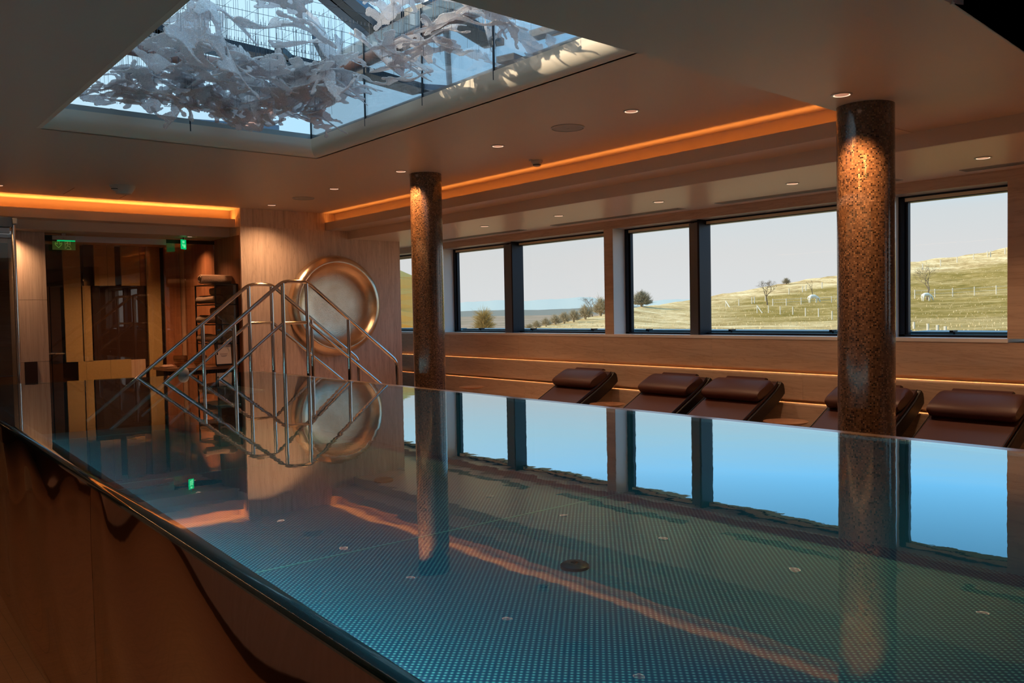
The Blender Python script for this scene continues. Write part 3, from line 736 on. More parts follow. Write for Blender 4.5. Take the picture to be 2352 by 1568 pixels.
def side_table(x, y, label, rad=.19, z=-1.0):
    root = thing('side_table', label, 'table', (x, y, -1.45), 'round side tables between the loungers')
    m_top = bpy.data.materials.get('polished_table_top') or P('polished_table_top', (.42, .22, .13), .12)
    local(B().lathe([(rad-.06, -.03), (rad-.01, -.012), (rad, -.004), (rad, 0), (.001, 0)], (x, y, z), 40).obj('table_top', m_top, root, smooth=True))
    local(B().lathe([(.12, 0), (.12, .012), (.02, .03), (.018, .42)], (x, y, -1.45), 24).obj('pedestal', m_black, root, smooth=True))
side_table(6.50, 6.34, 'round glossy side table between the first two loungers')
side_table(6.52, 4.20, 'round glossy side table left of the near mosaic column')
side_table(6.35, 8.55, 'round side table mostly hidden behind the far mosaic column', .16, -.93)

# ================================================================ CEILING FITTINGS
def spot(loc, energy, color=(1, .50, .22), size=100, blend=1.0, name='downlight_beam', parent=None):
    key = name+'_%g_%g_%g' % (energy, size, color[1]*100); d = bpy.data.lights.get(key) or bpy.data.lights.new(key, 'SPOT')
    d.energy = energy; d.color = color; d.spot_size = R(size); d.spot_blend = blend; d.shadow_soft_size = .05
    o = bpy.data.objects.new(name, d); COL.objects.link(o); o.location = loc
    return o
def downlight(x, y, z, label, rad=.056, en=7, size=105, group='round recessed downlights'):
    root = thing('downlight', label, 'light', (x, y, z), group)
    o = B().lathe([(rad, 0), (rad, -.004), (rad*.80, -.005), (rad*.80, 0)], (0, 0, 0), 36).obj('trim_ring', m_trim, root, smooth=True)
    o = B().lathe([(rad*.80, -.0005), (rad*.80, -.0042), (rad*.68, -.0015), (rad*.68, -.0005)], (0, 0, 0), 36).obj('reflector', m_bulb, root, smooth=True)
    o = B().lathe([(rad*.68, -.0008), (rad*.66, -.003), (.001, -.0035)], (0, 0, 0), 28).obj('lens', m_lens, root, smooth=True)
    s = spot((0, 0, -.012), en, size=size, color=(1, .40, .11) if 'column' in label else (1, .56, .29)); s.data.spot_blend = .45 if 'column' in label else 1.0; s.parent = root
    return root
names = ['farthest round downlight of the main ceiling, in front of the stone wall', 'round downlight of the main ceiling left of the far mosaic column', 'round downlight at the top of the far mosaic column',
         'round downlight in the main ceiling midway between column and speaker', 'round downlight in the main ceiling right of the large speaker grille']
for (px, py), nm, en in zip(((632, 471), (768, 433), (921, 393), (1138, 334), (1446, 254)), names, (80, 66, 190, 66, 66)):
    c = at(px, py, 2, ZC); downlight(4.36, c[1], ZC, nm, en=en, size=135 if 'stone wall' in nm else 105)
downlight(4.29, 2.41, ZN, 'round downlight against the top of the near mosaic column', .055, 190)
c = at(0, 425, 2, ZC); downlight(c[0]-.02, c[1], ZC, 'round downlight cut by the left edge of the view')
ln = ['farthest', 'second farthest', 'middle', 'second nearest', 'nearest']
for (px, py), nm in zip(((1113, 519), (1283, 495), (1513, 463), (1820, 421), (2258, 362)), ln):
    c = at(px, py, 2, ZB); downlight(c[0], c[1], ZB, '%s of the five downlights in the low ceiling above the loungers' % nm, en=66)
for i, (px, py) in enumerate(((245, 548), (337, 551), (427, 554))):
    c = at(px, py, 2, ZB); downlight(c[0], max(c[1], 10.85)+.0, ZB, ['left', 'middle', 'right'][i]+'most small downlight in the soffit before the lobby glass', .05, (70, 120, 60)[i], size=140)
for i, (x, y) in enumerate(((2.9, 12.0), (3.7, 12.0), (2.3, 12.1))):
    downlight(x, y, ZB, ['centre', 'right', 'left'][i]+' small downlight inside the lobby behind the glass', .045, 6)
for sy in (-4.5, -3.0, -1.5, 0, 1.5, 3.0, 4.5, 6.0, 7.5, 9.0): downlight(-.15, sy, ZN if sy < 2 else ZC, 'added round fill downlight over the side aisle left of the pool, outside the view', en=40)  # unseen lamps added to raise the warm ambient light
downlight(1.66, 10.88, ZB, 'small downlight in the soffit hidden behind the glass door track', .05, 90, size=140)
downlight(3.68, 10.80, ZB, 'tiny downlight in the soffit directly above the towel shelf', .035, 36, size=120)
for sx_, sy in ((5.0, -4.0), (3.4, -4.0), (1.8, -4.0), (6.35, 1.1), (6.35, -.4), (6.35, -1.9)): downlight(sx_, sy, ZN if sx_ < 5.6 else ZB, 'added round fill downlight in the ceiling behind the viewpoint', en=20)  # more unseen lamps added as ambient fill
def speaker(px, py, label, rad):
    c = at(px, py, 2, ZC); root = thing('ceiling_speaker', label, 'speaker', (c[0], c[1], ZC), 'round ceiling speakers')
    B().lathe([(rad, 0), (rad, -.006), (rad-.008, -.008), (rad-.010, 0)], (0, 0, 0), 48).obj('ring', m_trim, root, smooth=True)
    B().lathe([(rad-.010, -.001), (rad-.012, -.005), (.001, -.007)], (0, 0, 0), 48).obj('grille', P('grey_speaker_mesh', (.42, .40, .39), .5), root, smooth=True)
    B().box((-.011, -.004, -.0085), (.011, .004, -.0065)).obj('badge', m_white, root)
speaker(1304, 293, 'large round speaker grille in the main ceiling', .125); speaker(697, 455, 'round speaker grille in the main ceiling by the stone wall', .125)
def detector(px, py, label, big=False, z=ZC):
    c = at(px, py, 2, z); s = 1.0
    root = thing('smoke_detector', label, 'detector', (c[0], c[1], z), 'ceiling detectors')
    B().lathe([(.052, 0), (.052, -.018), (.044, -.024)], (0, 0, 0), 28).obj('mounting_base', m_white, root, smooth=True)
    B().lathe([(.040, -.024), (.040, -.034), (.030, -.052), (.012, -.058)], (0, 0, 0), 28).obj('sensor_head', m_white, root, smooth=True)
    B().lathe([(.0385, -.036), (.0345, -.046)], (0, 0, 0), 28, caps=False).obj('sensor_gap', m_dark, root, smooth=True)
    if big:
        B().lathe([(.11, 0), (.11, -.02), (.07, -.085), (.001, -.09)], (.09, .03, 0), 28).obj('projector_cone', m_white, root, smooth=True)
    else: B().box((-.085, -.012, -.014), (-.05, .012, 0)).obj('indicator', m_white, root)
detector(1233, 368, 'small white smoke detector near the glowing right-hand cove'); detector(264, 424, 'white detector with a flared cone on the left of the ceiling', True)
# access hatch lines in the ceiling, left
def seam(p0, p1):
    a = at(*p0, 2, ZC); b2 = at(*p1, 2, ZC); return [(a[0], a[1], ZC-.0006), (b2[0], b2[1], ZC-.0006)]
o = B().tube(seam((145, 446), (171, 431)), .003, 4).tube(seam((275, 455), (300, 443)), .003, 4).obj('hatch_seam', P('hatch_joint', (.22, .10, .06), .6), ceil)
# slot diffusers above the windows
def vent(y0, y1, label):
    root = thing('slot_vent', label, 'vent', (6.86, y0, ZB), 'linear slot vents above the windows')
    for x in (-.062, .055): B().box((x, 0, -.005), (x+.007, y1-y0, 0)).obj('frame', m_trim, root)
    B().box((-.062, -.004, -.005), (.062, .004, 0)).box((-.062, y1-y0-.004, -.005), (.062, y1-y0+.004, 0)).obj('end_cap', m_trim, root)
    B().box((-.055, 0, -.0012), (.055, y1-y0, -.0002)).obj('slot', m_dark, root)
    for k in range(4): B().box((-.036+k*.022, 0, -.006), (-.031+k*.022, y1-y0, -.001)).obj('blade', m_trim, root)
vent(-.5, 2.86, 'linear slot vent at the far right edge of the view'); vent(3.36, 5.14, 'linear slot vent above the wide middle window'); vent(5.60, 7.52, 'linear slot vent above the pier between the windows'); vent(8.10, 9.9, 'linear slot vent farthest along the window wall')

# exit signs
a = at(120, 541, 1, 10.6); b2 = at(173, 575, 1, 10.6)
ex = thing('exit_sign', 'hanging green edge-lit exit sign with arrow and running figure', 'sign', ((a[0]+b2[0])/2*1.047, 11.1, .986), 'green exit signs'); ex.scale = (1.047,)*3
wd = .117; 
B().box((-wd-.004, -.03, -.045), (wd+.004, .03, .0)).obj('housing', m_white, ex, bevel=.003)
B().box((-.02, -.01, 0), (.02, .01, (ZB-.986)/1.047)).obj('bracket', m_white, ex)
B().box((-.014, -.031, -.028), (-.006, -.0295, -.022)).box((.004, -.031, -.028), (.008, -.0295, -.022)).obj('indicator', m_black, ex)
B().box((-wd, -.004, -.155), (wd, .004, -.045)).obj('acrylic_plate', m_greend, ex)
B().box((-wd, -.0055, -.058), (wd, -.0042, -.046)).obj('glow_edge', m_green, ex)
gl_ = B()
def line2(bd, pts, y, r_=.0016, closed=False):
    if closed: pts = pts+[pts[0]]
    for p, q in zip(pts[:-1], pts[1:]): bd.tube([(p[0], y, p[1]), (q[0], y, q[1])], r_, 4)
line2(gl_, [(-.066, -.062), (-.044, -.062), (-.044, -.092), (-.022, -.076), (-.022, -.095), (-.055, -.132), (-.090, -.095), (-.090, -.076), (-.066, -.092)], -.006, closed=True)
gl_.obj('arrow', m_greenl, ex)
gl_ = B()
line2(gl_, [(.012, -.06), (.064, -.06), (.064, -.10)], -.006); line2(gl_, [(.012, -.06), (.012, -.145)], -.006)
line2(gl_, [(.030, -.068), (.040, -.068), (.040, -.078), (.030, -.078)], -.006, closed=True)
line2(gl_, [(.012, -.088), (.030, -.082), (.046, -.090), (.060, -.084)], -.006); line2(gl_, [(.038, -.088), (.030, -.112), (.020, -.135)], -.006); line2(gl_, [(.034, -.108), (.056, -.116), (.066, -.140), (.074, -.138)], -.006); line2(gl_, [(.026, -.147), (.072, -.147)], -.006)
gl_.obj('running_figure', m_greenm, ex)
a = at(420, 557, 1, 10.95); b2 = at(434, 580, 1, 10.95)
e2 = thing('exit_sign', 'small solid green exit sign seen edge-on near the towel shelf', 'sign', (3.65, 10.95, ZB), 'green exit signs')
e2.rotation_euler = (0, 0, R(38))
B().box((-.050, -.006, -.150), (.050, .006, -.030)).obj('plate', m_green, e2)
B().box((-.004, -.004, -.03), (.004, .004, 0)).obj('hanger', m_black, e2)
gl_ = B(); gl_.box((-.032, -.009, -.075), (.012, -.0062, -.045)); gl_.box((-.01, -.009, -.13), (.03, -.0062, -.09)); gl_.box((-.035, -.009, -.115), (-.02, -.0062, -.085))
gl_.obj('pictogram', P('light_green_print', (.1, .6, .25), .5, 0, .5, (.15, .8, .35), .9), e2)

# sliding glass leaf at the left
gd = thing('glass_door', 'sliding glass door leaf with steel edge post at the left of the view', 'door', (1.6, 10.0, ZF))
local(B().tube([(1.622, 10.0, ZF), (1.622, 10.0, 1.0)], .019, 14).obj('edge_post', m_steel, gd, smooth=True))
local(B().box((.4, 9.995, ZF+.02), (1.60, 10.005, .92)).obj('pane', thin_glass('door_glass', (.80, .80, .78), 4.0, 1.5), gd))
local(B().box((.3, 9.93, .955), (1.60, 10.07, 1.055)).obj('track_housing', m_framel, gd, bevel=.004))
local(B().box((.3, 9.97, .895), (1.585, 10.03, .95)).obj('top_rail', m_steelb, gd, bevel=.003))
local(B().box((1.605, 9.94, .985), (1.655, 10.06, 1.05)).obj('end_cap', m_white, gd, bevel=.012))
# door closer track beside the exit sign
dcl = thing('door_closer', 'black door closer with slim arm left of the exit sign', 'door closer', (2.2, 11.12, .93))
local(B().box((2.11, 11.08, .925), (2.24, 11.18, .99)).obj('body', m_black, dcl, bevel=.004)); local(B().box((1.93, 11.12, .962), (2.11, 11.14, .975)).obj('arm', m_black, dcl))

# ================================================================ TOWEL SHELF AND COUNTER
tx0, tx1, ty0, ty1 = 3.84, 4.115, 10.42, 11.12
sh = thing('towel_shelf', 'black framed towel shelf with glass side beside the stone wall', 'shelf', (tx0, ty0, ZF))
fz = [-.70, -.335, .02-.11, .155, .405]
fr = B(); r_ = .008
for x in (tx0, tx1):
    for y in (ty0, ty1): local(B().box((x-r_, y-r_, -.61), (x+r_, y+r_, .41)).obj('frame_post', m_black, sh))
for z in (-.335, -.095, .155, .405):
    local(B().box((tx0-.01, ty0-.01, z-.006), (tx1+.01, ty1+.01, z+.006)).obj('shelf_board', m_black, sh))
local(B().box((tx0, ty0-.009, -.33), (tx1, ty0-.005, .40)).obj('side_pane', m_cabglass, sh))
def towel_mesh(rad=.058, L=.34):
    bd = B(); prof_ = []; n = 90; turns = 3.1; th = .012
    # rolled spiral sheet swept along y
    pts = []
    for k in range(n+1):
        a_ = turns*2*math.pi*k/n; r__ = .010+(rad-.010)*k/n; pts.append((r__*math.cos(a_), r__*math.sin(a_)))
    for i, (x, z) in enumerate(pts):
        r__ = math.hypot(x, z); k2 = max(0, r__-.012)/r__
        for yy in (0, L):
            wob = 1+.03*math.sin(i*.9)
            bd.v.append((x*wob, yy+.006*math.sin(i*.5), z*wob)); bd.v.append((x*wob*k2, yy+.004*math.cos(i*.4), z*wob*k2))
    for i in range(n):
        a_ = 4*i; b_ = a_+4
        bd.f += [(a_, b_, b_+2, a_+2), (a_+1, a_+3, b_+3, b_+1), (a_, a_+1, b_+1, b_), (a_+2, b_+2, b_+3, a_+3)]
    return bd.mesh('rolled_towel', m_towel, True)
tm = towel_mesh()
def towel(x, y, z, label, rot=(0, 0, 0), s=1.0, flat=1.0):
    o = bpy.data.objects.new('rolled_towel', tm); COL.objects.link(o); o.location = (x, y, z); o.rotation_euler = rot; o.scale = (s, s, s*flat)
    tag(o, label, 'towel', 'rolled towels on the shelf')
towel(tx0-.13, 10.57, .475, 'sand-coloured rolled towel lying on top of the towel shelf', (0, 0, R(-86)), 1.15)
lev = [('on the upper shelf', .162), ('on the middle shelf', -.088), ('on the lower shelf', -.328)]
for nm, z in lev:
    towel(tx0+.066, ty0+.03, z+.063, 'rolled towel %s, outer of the front pair' % nm, (0, R(15), R(2)), 1.0)
    towel(tx0+.20, ty0+.02, z+.063, 'rolled towel %s, next to the stone wall' % nm, (0, R(70), R(-2)), 1.0)
    towel(tx0+.066, ty0+.385, z+.063, 'rolled towel %s, outer of the rear pair' % nm, (0, R(-40), R(5)), .96)
    if z > -.2: towel(tx0+.132, ty0+.05, z+.163, 'rolled towel %s, resting on the pair below' % nm, (0, R(120), R(6)), .92)
ct = thing('console_counter', 'curved console with fluted dark front under the towel shelf', 'counter', (3.75, 10.9, ZF))
m_ctop = P('counter_top_wood', (.36, .19, .11), .25)
def rr(x0, x1, y0, y1, z0, z1, r_):
    bd = B(); pts = []
    for k in range(9): t = R(180+90*k/8); pts.append((x0+r_+r_*math.cos(t), y0+r_+r_*math.sin(t)))
    pts += [(x1, y0), (x1, y1), (x0, y1)]; prism(bd, pts, z0, z1); return bd, pts
bd, pts = rr(3.28, 4.12, 10.45, 11.12, -.645, -.61, .30); local(bd.obj('counter_top', m_ctop, ct, smooth=False))
bd, pts = rr(3.31, 4.11, 10.49, 11.10, ZF, -.645, .28); local(bd.obj('carcass', m_black, ct))
fl = B(); P2 = []
for (x0, y0), (x1, y1) in zip(pts[:10], pts[1:11]):
    Ls = math.hypot(x1-x0, y1-y0); kk = max(1, int(Ls/.022))
    for k in range(kk): P2.append((x0+(x1-x0)*k/kk, y0+(y1-y0)*k/kk))
for x, y in P2: fl.tube([(x, y, ZF), (x, y, -.65)], .0075, 6)
local(fl.obj('fluting', m_darkwood, ct, smooth=True)['kind'] and ct if False else ct.children[-1]) if False else None
o = [c for c in COL.objects if c.name.startswith('fluting')]
for q in o: local(q)
if not o:
    q = fl.obj('fluting', m_darkwood, ct, smooth=True); local(q)
def bowl(x, y, r_, h, label, z=-.61):
    root = thing('wooden_bowl', label, 'bowl', (x, y, z), 'amber bowls on the console')
    B().lathe([(r_*.55, 0), (r_*.9, h*.35), (r_, h*.75), (r_*.97, h), (r_*.92, h), (r_*.94, h*.7), (r_*.5, .012), (.001, .01)], (0, 0, 0), 30).obj('bowl', m_ceramic, root, smooth=True)
    for zz in (.3, .5, .7): B().lathe([(r_*(.86+.13*min(1, zz*1.5)), h*zz-.002), (r_*(.88+.13*min(1, zz*1.5)), h*zz), (r_*(.86+.13*min(1, zz*1.5)), h*zz+.002)], (0, 0, 0), 30, caps=False).obj('band', m_darkwood, root)
bowl(3.52, 10.80, .085, .14, 'amber ridged bowl on the console, left of the framed card'); bowl(3.73, 10.72, .085, .13, 'amber ridged bowl on the console directly beside the framed card')
pk = thing('folded_cloth', 'crumpled peach napkins lying at the left end of the console', 'cloth', (3.38, 10.85, -.61))
rn = random.Random(5)
bd = B(); nn = 9
for i in range(nn+1):
    for j in range(nn+1):
        bd.v.append(((i/nn-.5)*.16, (j/nn-.5)*.2, .012+.035*rn.random()*math.sin(math.pi*i/nn)*math.sin(math.pi*j/nn)+.004))
for i in range(nn):
    for j in range(nn): k = i*(nn+1)+j; bd.f.append((k, k+1, k+nn+2, k+nn+1))
o = bd.obj('cloth', P('peach_cloth', (.60, .33, .22), .9), pk, smooth=True); md = o.modifiers.new('thick', 'SOLIDIFY'); md.thickness = .01
cd = thing('framed_card', 'framed pale notice card standing on the console', 'notice', (3.92, 10.40, -.60)); cd.rotation_euler = (R(-6), 0, 0)
B().box((-.105, 0, -.0), (.105, .012, .285)).obj('frame', m_black, cd, bevel=.002)
B().box((-.094, -.002, .02), (.094, .001, .272)).obj('card', m_cardw, cd)
mt = P('card_print', (.16, .10, .09), .6)
for k in range(6): B().box((-.045+k*.016, -.0035, .138), (-.036+k*.016, -.0018, .147)).obj('letter', mt, cd)
B().box((-.04, -.0035, .122), (.04, -.0018, .126)).obj('text_line', mt, cd); B().box((-.03, -.0035, .110), (.03, -.0018, .113)).obj('text_line', mt, cd)
gl_ = B(); line2(gl_, [(.02+.05*math.cos(R(a_)), .17+.06*math.sin(R(a_))) for a_ in range(0, 91, 15)], -.003, .003); gl_.obj('arc_emblem', m_white, cd)
# globe on the water
gb = at(422, 859, 2, -.57)
gg = B().lathe([(max(.001, .055*math.sin(R(a_))), -.055*math.cos(R(a_))) for a_ in range(0, 181, 15)], (0, 0, 0), 24, caps=False).obj('white_globe', P('opal_globe', (.55, .60, .66), .25), None, smooth=True)
gg.location = (2.99, 9.10, -.572); tag(gg, 'small pale globe sitting at the far edge of the water', 'globe')

# console with turned ornaments behind the pilaster
dt = thing('console_table', 'dark console table seen in the gap between wall and far column', 'table', (7.0, 12.0, -1.45))
local(B().box((6.5, 11.45, -1.0), (7.05, 12.1, -.96)).obj('table_top', m_wood, dt)); local(B().box((6.55, 11.5, -1.45), (6.6, 11.55, -1.0)).obj('leg', m_black, dt)); local(B().box((6.98, 11.5, -1.45), (7.03, 11.55, -1.0)).obj('leg', m_black, dt))
def turned(x, y, s, label, seq):
    o = B().lathe([(max(r_*s, .001), h*s) for r_, h in seq], (0, 0, 0), 24).obj('turned_ornament', m_black, None, smooth=True); o.location = (x, y, -.96); tag(o, label, 'ornament', 'black turned ornaments'); return o
seq = [(.06, 0), (.065, .03), (.03, .05), (.022, .10), (.05, .13), (.055, .16), (.02, .19), (.02, .24), (.045, .27), (.05, .30), (.02, .33), (.02, .37), (.05, .39), (.05, .42), (.03, .44), (.045, .47), (.001, .48)]
turned(7.02, 11.62, 1.0, 'taller black turned ornament next to the wall edge', seq); turned(6.98, 11.52-.0+.45, .9, 'shorter black turned ornament beside the taller one', [(.05, 0), (.07, .06), (.07, .3), (.03, .38), (.05, .42), (.001, .44)])

# ================================================================ SKYLIGHT SHAFT, ROOF STEEL AND SCULPTURE
ZG0, ZG1 = ZC+.085, 2.10
gx1, gy1 = SX1-.085, SY1-.085
shf = thing('window_7', None, None, (2.3, 4.7, ZG0)); struct(shf)
ycut = [2.2]+sorted(at(px, 200, 0, gx1)[1] for px in (837, 970, 1135))+[gy1]
for a, b2 in zip(ycut[:-1], ycut[1:]):
    local(B().box((gx1-.004, a+.003, ZG0), (gx1+.004, b2-.003, ZG1)).obj('pane', m_shaftglass, shf))
    local(B().box((gx1-.006, b2-.004, ZG0), (gx1+.006, b2+.004, ZG1)).obj('joint', m_beam, shf))
xc = [SX0]+sorted(at(px, 200, 1, gy1)[0] for px in (434, ))+[gx1]
for a, b2 in zip(xc[:-1], xc[1:]):
    local(B().box((a+.003, gy1-.004, ZG0), (b2-.003, gy1+.004, ZG1)).obj('pane', m_shaftglass, shf))
    local(B().box((b2-.004, gy1-.006, ZG0), (b2+.004, gy1+.006, ZG1)).obj('joint', m_beam, shf))
def rod(name, mat, p0, p1, r_, n=10, parent=None):
    return B().tube([tuple(p0), tuple(p1)], r_, n).obj(name, mat, parent, smooth=True)
ring = thing('roof_pipe_frame', 'rose-painted round pipes crossing above the skylight', 'pipe', (gx1, gy1, 2.0))
kp = at(727, 190, 1, gy1+.05); zp = kp[2]
pA0 = at(1125, 15, 2, zp); pA1 = at(556, 303, 2, zp); pB0 = at(285, 108, 2, zp)
for nm, p0, p1 in (('pipe', (pA0[0], pA0[1]-2.5, zp), kp), ('pipe', kp, pA1+ (pA1-kp)*.4), ('pipe', pB0-(kp-pB0)*.4, kp)):
    local(rod(nm, m_pipe, p0, p1, .052, 18, ring))
local(B().lathe([(.075, -.03), (.085, 0), (.075, .03)], tuple(kp), 20).obj('collar', m_pipe, ring, smooth=True))
# dark roof steel: bars between points seen in the photograph, laid on the roof plane
steel = thing('roof_steelwork', 'dark steel rafters of the glazed roof lantern above the skylight', 'roof frame', (3.4, 8.0, 2.3))
ZR = 2.35
def beam(p0, p1, wd_, mat=None, z=ZR, nm='rafter', h=.06):
    a = Vector(at(*p0, 2, z)); b2 = Vector(at(*p1, 2, z)); d = (b2-a); n_ = Vector((-d.y, d.x, 0)).normalized()*wd_/2
    bd = B(); bd.v = [tuple(q) for q in (a+n_, a-n_, b2-n_, b2+n_)]+[tuple(q+Vector((0, 0, h))) for q in (a+n_, a-n_, b2-n_, b2+n_)]
    bd.f = [(0, 1, 2, 3), (7, 6, 5, 4), (0, 4, 5, 1), (1, 5, 6, 2), (2, 6, 7, 3), (3, 7, 4, 0)]
    return local(bd.obj(nm, mat or m_beam, steel))
for p0, p1, wd_, mt_ in (((240, 55), (745, 172), .34, m_beam), ((743, 172), (870, 105), .22, m_beam), ((870, 112), (955, 48), .26, m_beam), ((955, 48), (1090, 5), .26, m_beam),
        ((740, -5), (875, 112), .10, m_beamb), ((760, -10), (890, 100), .09, m_beam), ((800, 0), (905, 85), .10, m_beamb), ((820, 172), (968, 214), .26, m_beam), ((965, 210), (1045, 215), .18, m_beamb),
        ((1024, 60), (1034, 222), .055, m_beamb), ((1050, 55), (1135, 108), .20, m_beam), ((330, 60), (450, 130), .14, m_beam), ((725, 95), (752, 150), .06, m_beamb),
        ((430, 155), (560, 170), .2, m_beamb), ((250, 262), (420, 292), .08, m_beam), ((560, 165), (600, 230), .14, m_beamb), ((430, 285), (640, 300), .09, m_beamb), ((640, 120), (730, 200), .07, m_beam),
        ((890, 285), (1180, 190), .25, m_beam), ((975, 5), (1060, 35), .09, m_beamb), ((1160, 140), (1240, 172), .2, m_beam), ((540, 205), (760, 235), .22, m_beam), ((1225, 90), (1330, 60), .12, m_beam)):
    beam(p0, p1, wd_, mt_)
for px in (775, 826, 873, 918, 960):
    c = at(px, 150-(px-775)*.55+20, 2, 2.2); local(B().box((c[0]-.05, c[1]-.04, c[2]), (c[0]+.05, c[1]+.04, c[2]+.13)).obj('bracket', m_beamb, steel))
# suspended cable grid
gr_ = B(); rn = random.Random(3); zg = 2.07
for i in range(19):
    y = 2.9+i*.21
    gr_.tube([(SX0, y, zg), (gx1-.02, y, zg)], .0016, 4)
    if i % 2 == 0:
        for k in range(64): x = SX0+.03*k+.02; gr_.box((x-.0016, y-.001, zg), (x+.0016, y+.001, zg+.022)) if x < gx1-.02 else None
for i in range(11):
    x = SX0+.1+i*.2
    if x < gx1: gr_.tube([(x, 2.8, zg), (x, gy1-.02, zg)], .0012, 4)
grid = gr_.obj('cable_grid', m_wire); tag(grid, 'fine steel cable grid with hooks strung across the top of the skylight', 'cable grid', kind='stuff')

def splash_mesh(seed, L=.80, H=.46, cell=.0125):
    rn = np.random.RandomState(seed); caps = []
    pts = []; x = -L*.36
    for k in range(6): pts.append(np.array([x, .10*math.sin(k*1.3+seed)*(.4+rn.rand())])); x += L*.72/5
    wds = [.022+.055*math.sin(math.pi*(k+.6)/6.2)*(.7+.6*rn.rand()) for k in range(6)]
    for k in range(5): caps.append((pts[k], pts[k+1], wds[k], wds[k+1]))
    for k in range(11):
        j = rn.randint(0, 6); p = pts[j].copy(); a_ = rn.uniform(0, 2*math.pi); r0 = .028+.015*rn.rand(); seg = rn.randint(2, 5)
        for s in range(seg):
            q = p+np.array([math.cos(a_), math.sin(a_)*.85])*(.045+.03*rn.rand()); r1 = r0*(.72) if s < seg-1 else .020+.012*rn.rand()
            caps.append((p, q, r0, r1)); p = q; r0 = r1; a_ += rn.uniform(-.75, .75)
    holes = [(pts[rn.randint(1, 5)]+rn.uniform(-.03, .03, 2), .012+.014*rn.rand(), .02+.02*rn.rand()) for _ in range(2)]
    nx, ny = int(L*1.35/cell), int(H*1.6/cell)
    X, Y = np.meshgrid(np.arange(nx)*cell-L*.675, np.arange(ny)*cell-H*.8, indexing='ij')
    Fd = np.full(X.shape, -9.0)
    for p, q, r0, r1 in caps:
        d = q-p; t = np.clip(((X-p[0])*d[0]+(Y-p[1])*d[1])/(d@d+1e-9), 0, 1)
        dist = np.hypot(X-p[0]-t*d[0], Y-p[1]-t*d[1]); Fd = np.maximum(Fd, (r0+(r1-r0)*t)-dist)
    for c_, rx, ry in holes: Fd = np.minimum(Fd, np.hypot((X-c_[0])*ry/rx, Y-c_[1])-ry)
    GX, GY = np.gradient(Fd, cell)
    g2 = np.hypot(GX, GY)+1e-6; near = np.abs(Fd) < cell*1.05
    XX = np.where(near & (Fd < cell*.5), X-Fd*GX/g2, X); YY = np.where(near & (Fd < cell*.5), Y-Fd*GY/g2, Y)
    ok = Fd > -cell*.55
    idx = {}; bd = B(); c1_, c2_, c3_ = rn.uniform(-1, 1, 3)
    for i in range(nx-1):
        for j in range(ny-1):
            if ok[i, j] and ok[i+1, j] and ok[i, j+1] and ok[i+1, j+1] and max(Fd[i, j], Fd[i+1, j+1], Fd[i+1, j], Fd[i, j+1]) > 0:
                q = []
                for a_, b_ in ((i, j), (i+1, j), (i+1, j+1), (i, j+1)):
                    if (a_, b_) not in idx:
                        idx[(a_, b_)] = len(bd.v); x_, y_ = XX[a_, b_], YY[a_, b_]
                        bd.v.append((x_, y_, .09*math.sin(4.2*x_+c1_*3)*c2_+.07*math.sin(7*y_+3*c3_)+.02*math.sin(13*x_+9*y_)))
                    q.append(idx[(a_, b_)])
                bd.f.append(tuple(q))
    return bd.mesh('glass_splash', m_splash, True, fix=False)
smesh = [splash_mesh(s) for s in range(11, 19)]
def splash(p, size, k, rot, lab, grp='large glass splashes hanging high in the skylight'):
    root = thing('glass_splash', lab, 'sculpture', tuple(p), grp)
    o = bpy.data.objects.new('glass_body', smesh[k % len(smesh)]); COL.objects.link(o); o.parent = root; o.rotation_euler = rot; o.scale = (size/.8,)*3
    md = o.modifiers.new('thick', 'SOLIDIFY'); md.thickness = .009; md.offset = 0
    for dx in (-.22, .0, .22):
        d = Vector((dx*size, 0, 0)); d.rotate(o.rotation_euler)
        if p[2]+d.z < 2.05: B().tube([(d.x, d.y, d.z), (d.x, d.y, 2.07-p[2])], .0011, 4).obj('wire', m_wire, root)
    return root
rn = random.Random(12)
big = [((470, 95), 4.9, .78, 'large central glass splash of the skylight sculpture, upper left', 0), ((455, 60), 5.5, .6, 'glass splash at the upper left rim of the skylight', 1), ((745, 70), 5.3, .62, 'glass splash hanging at the top centre of the skylight', 2),
       ((880, 25), 4.6, .42, 'small glass splash cut by the top edge of the view', 3), ((960, 140), 5.6, .42, 'isolated glass splash before the rose pipe, right of centre', 4), ((1120, 70), 4.3, .46, 'glass splash left of the sunlit lip, upper of its pair', 5),
       ((1100, 120), 4.7, .48, 'glass splash left of the sunlit lip, lower of its pair', 6), ((660, 20), 4.6, .45, 'glass splash at the top edge left of centre', 7), ((560, 150), 5.6, .5, 'glass splash trailing below the large central one', 0),
       ((330, 150), 5.4, .62, 'glass splash by the left edge of the skylight, upper', 3), ((1220, 85), 3.9, .5, 'rightmost glass splash of the skylight sculpture', 2)]
for (pp, Y, s, lab, k) in big:
    p = at(*pp, 1, Y); splash(p, s, k, (R(rn.uniform(40, 75)), R(rn.uniform(-12, 12)), R(rn.uniform(-15, 45))), lab)
lab = 'clear rippled glass splash in the dense lower layer of the skylight sculpture'
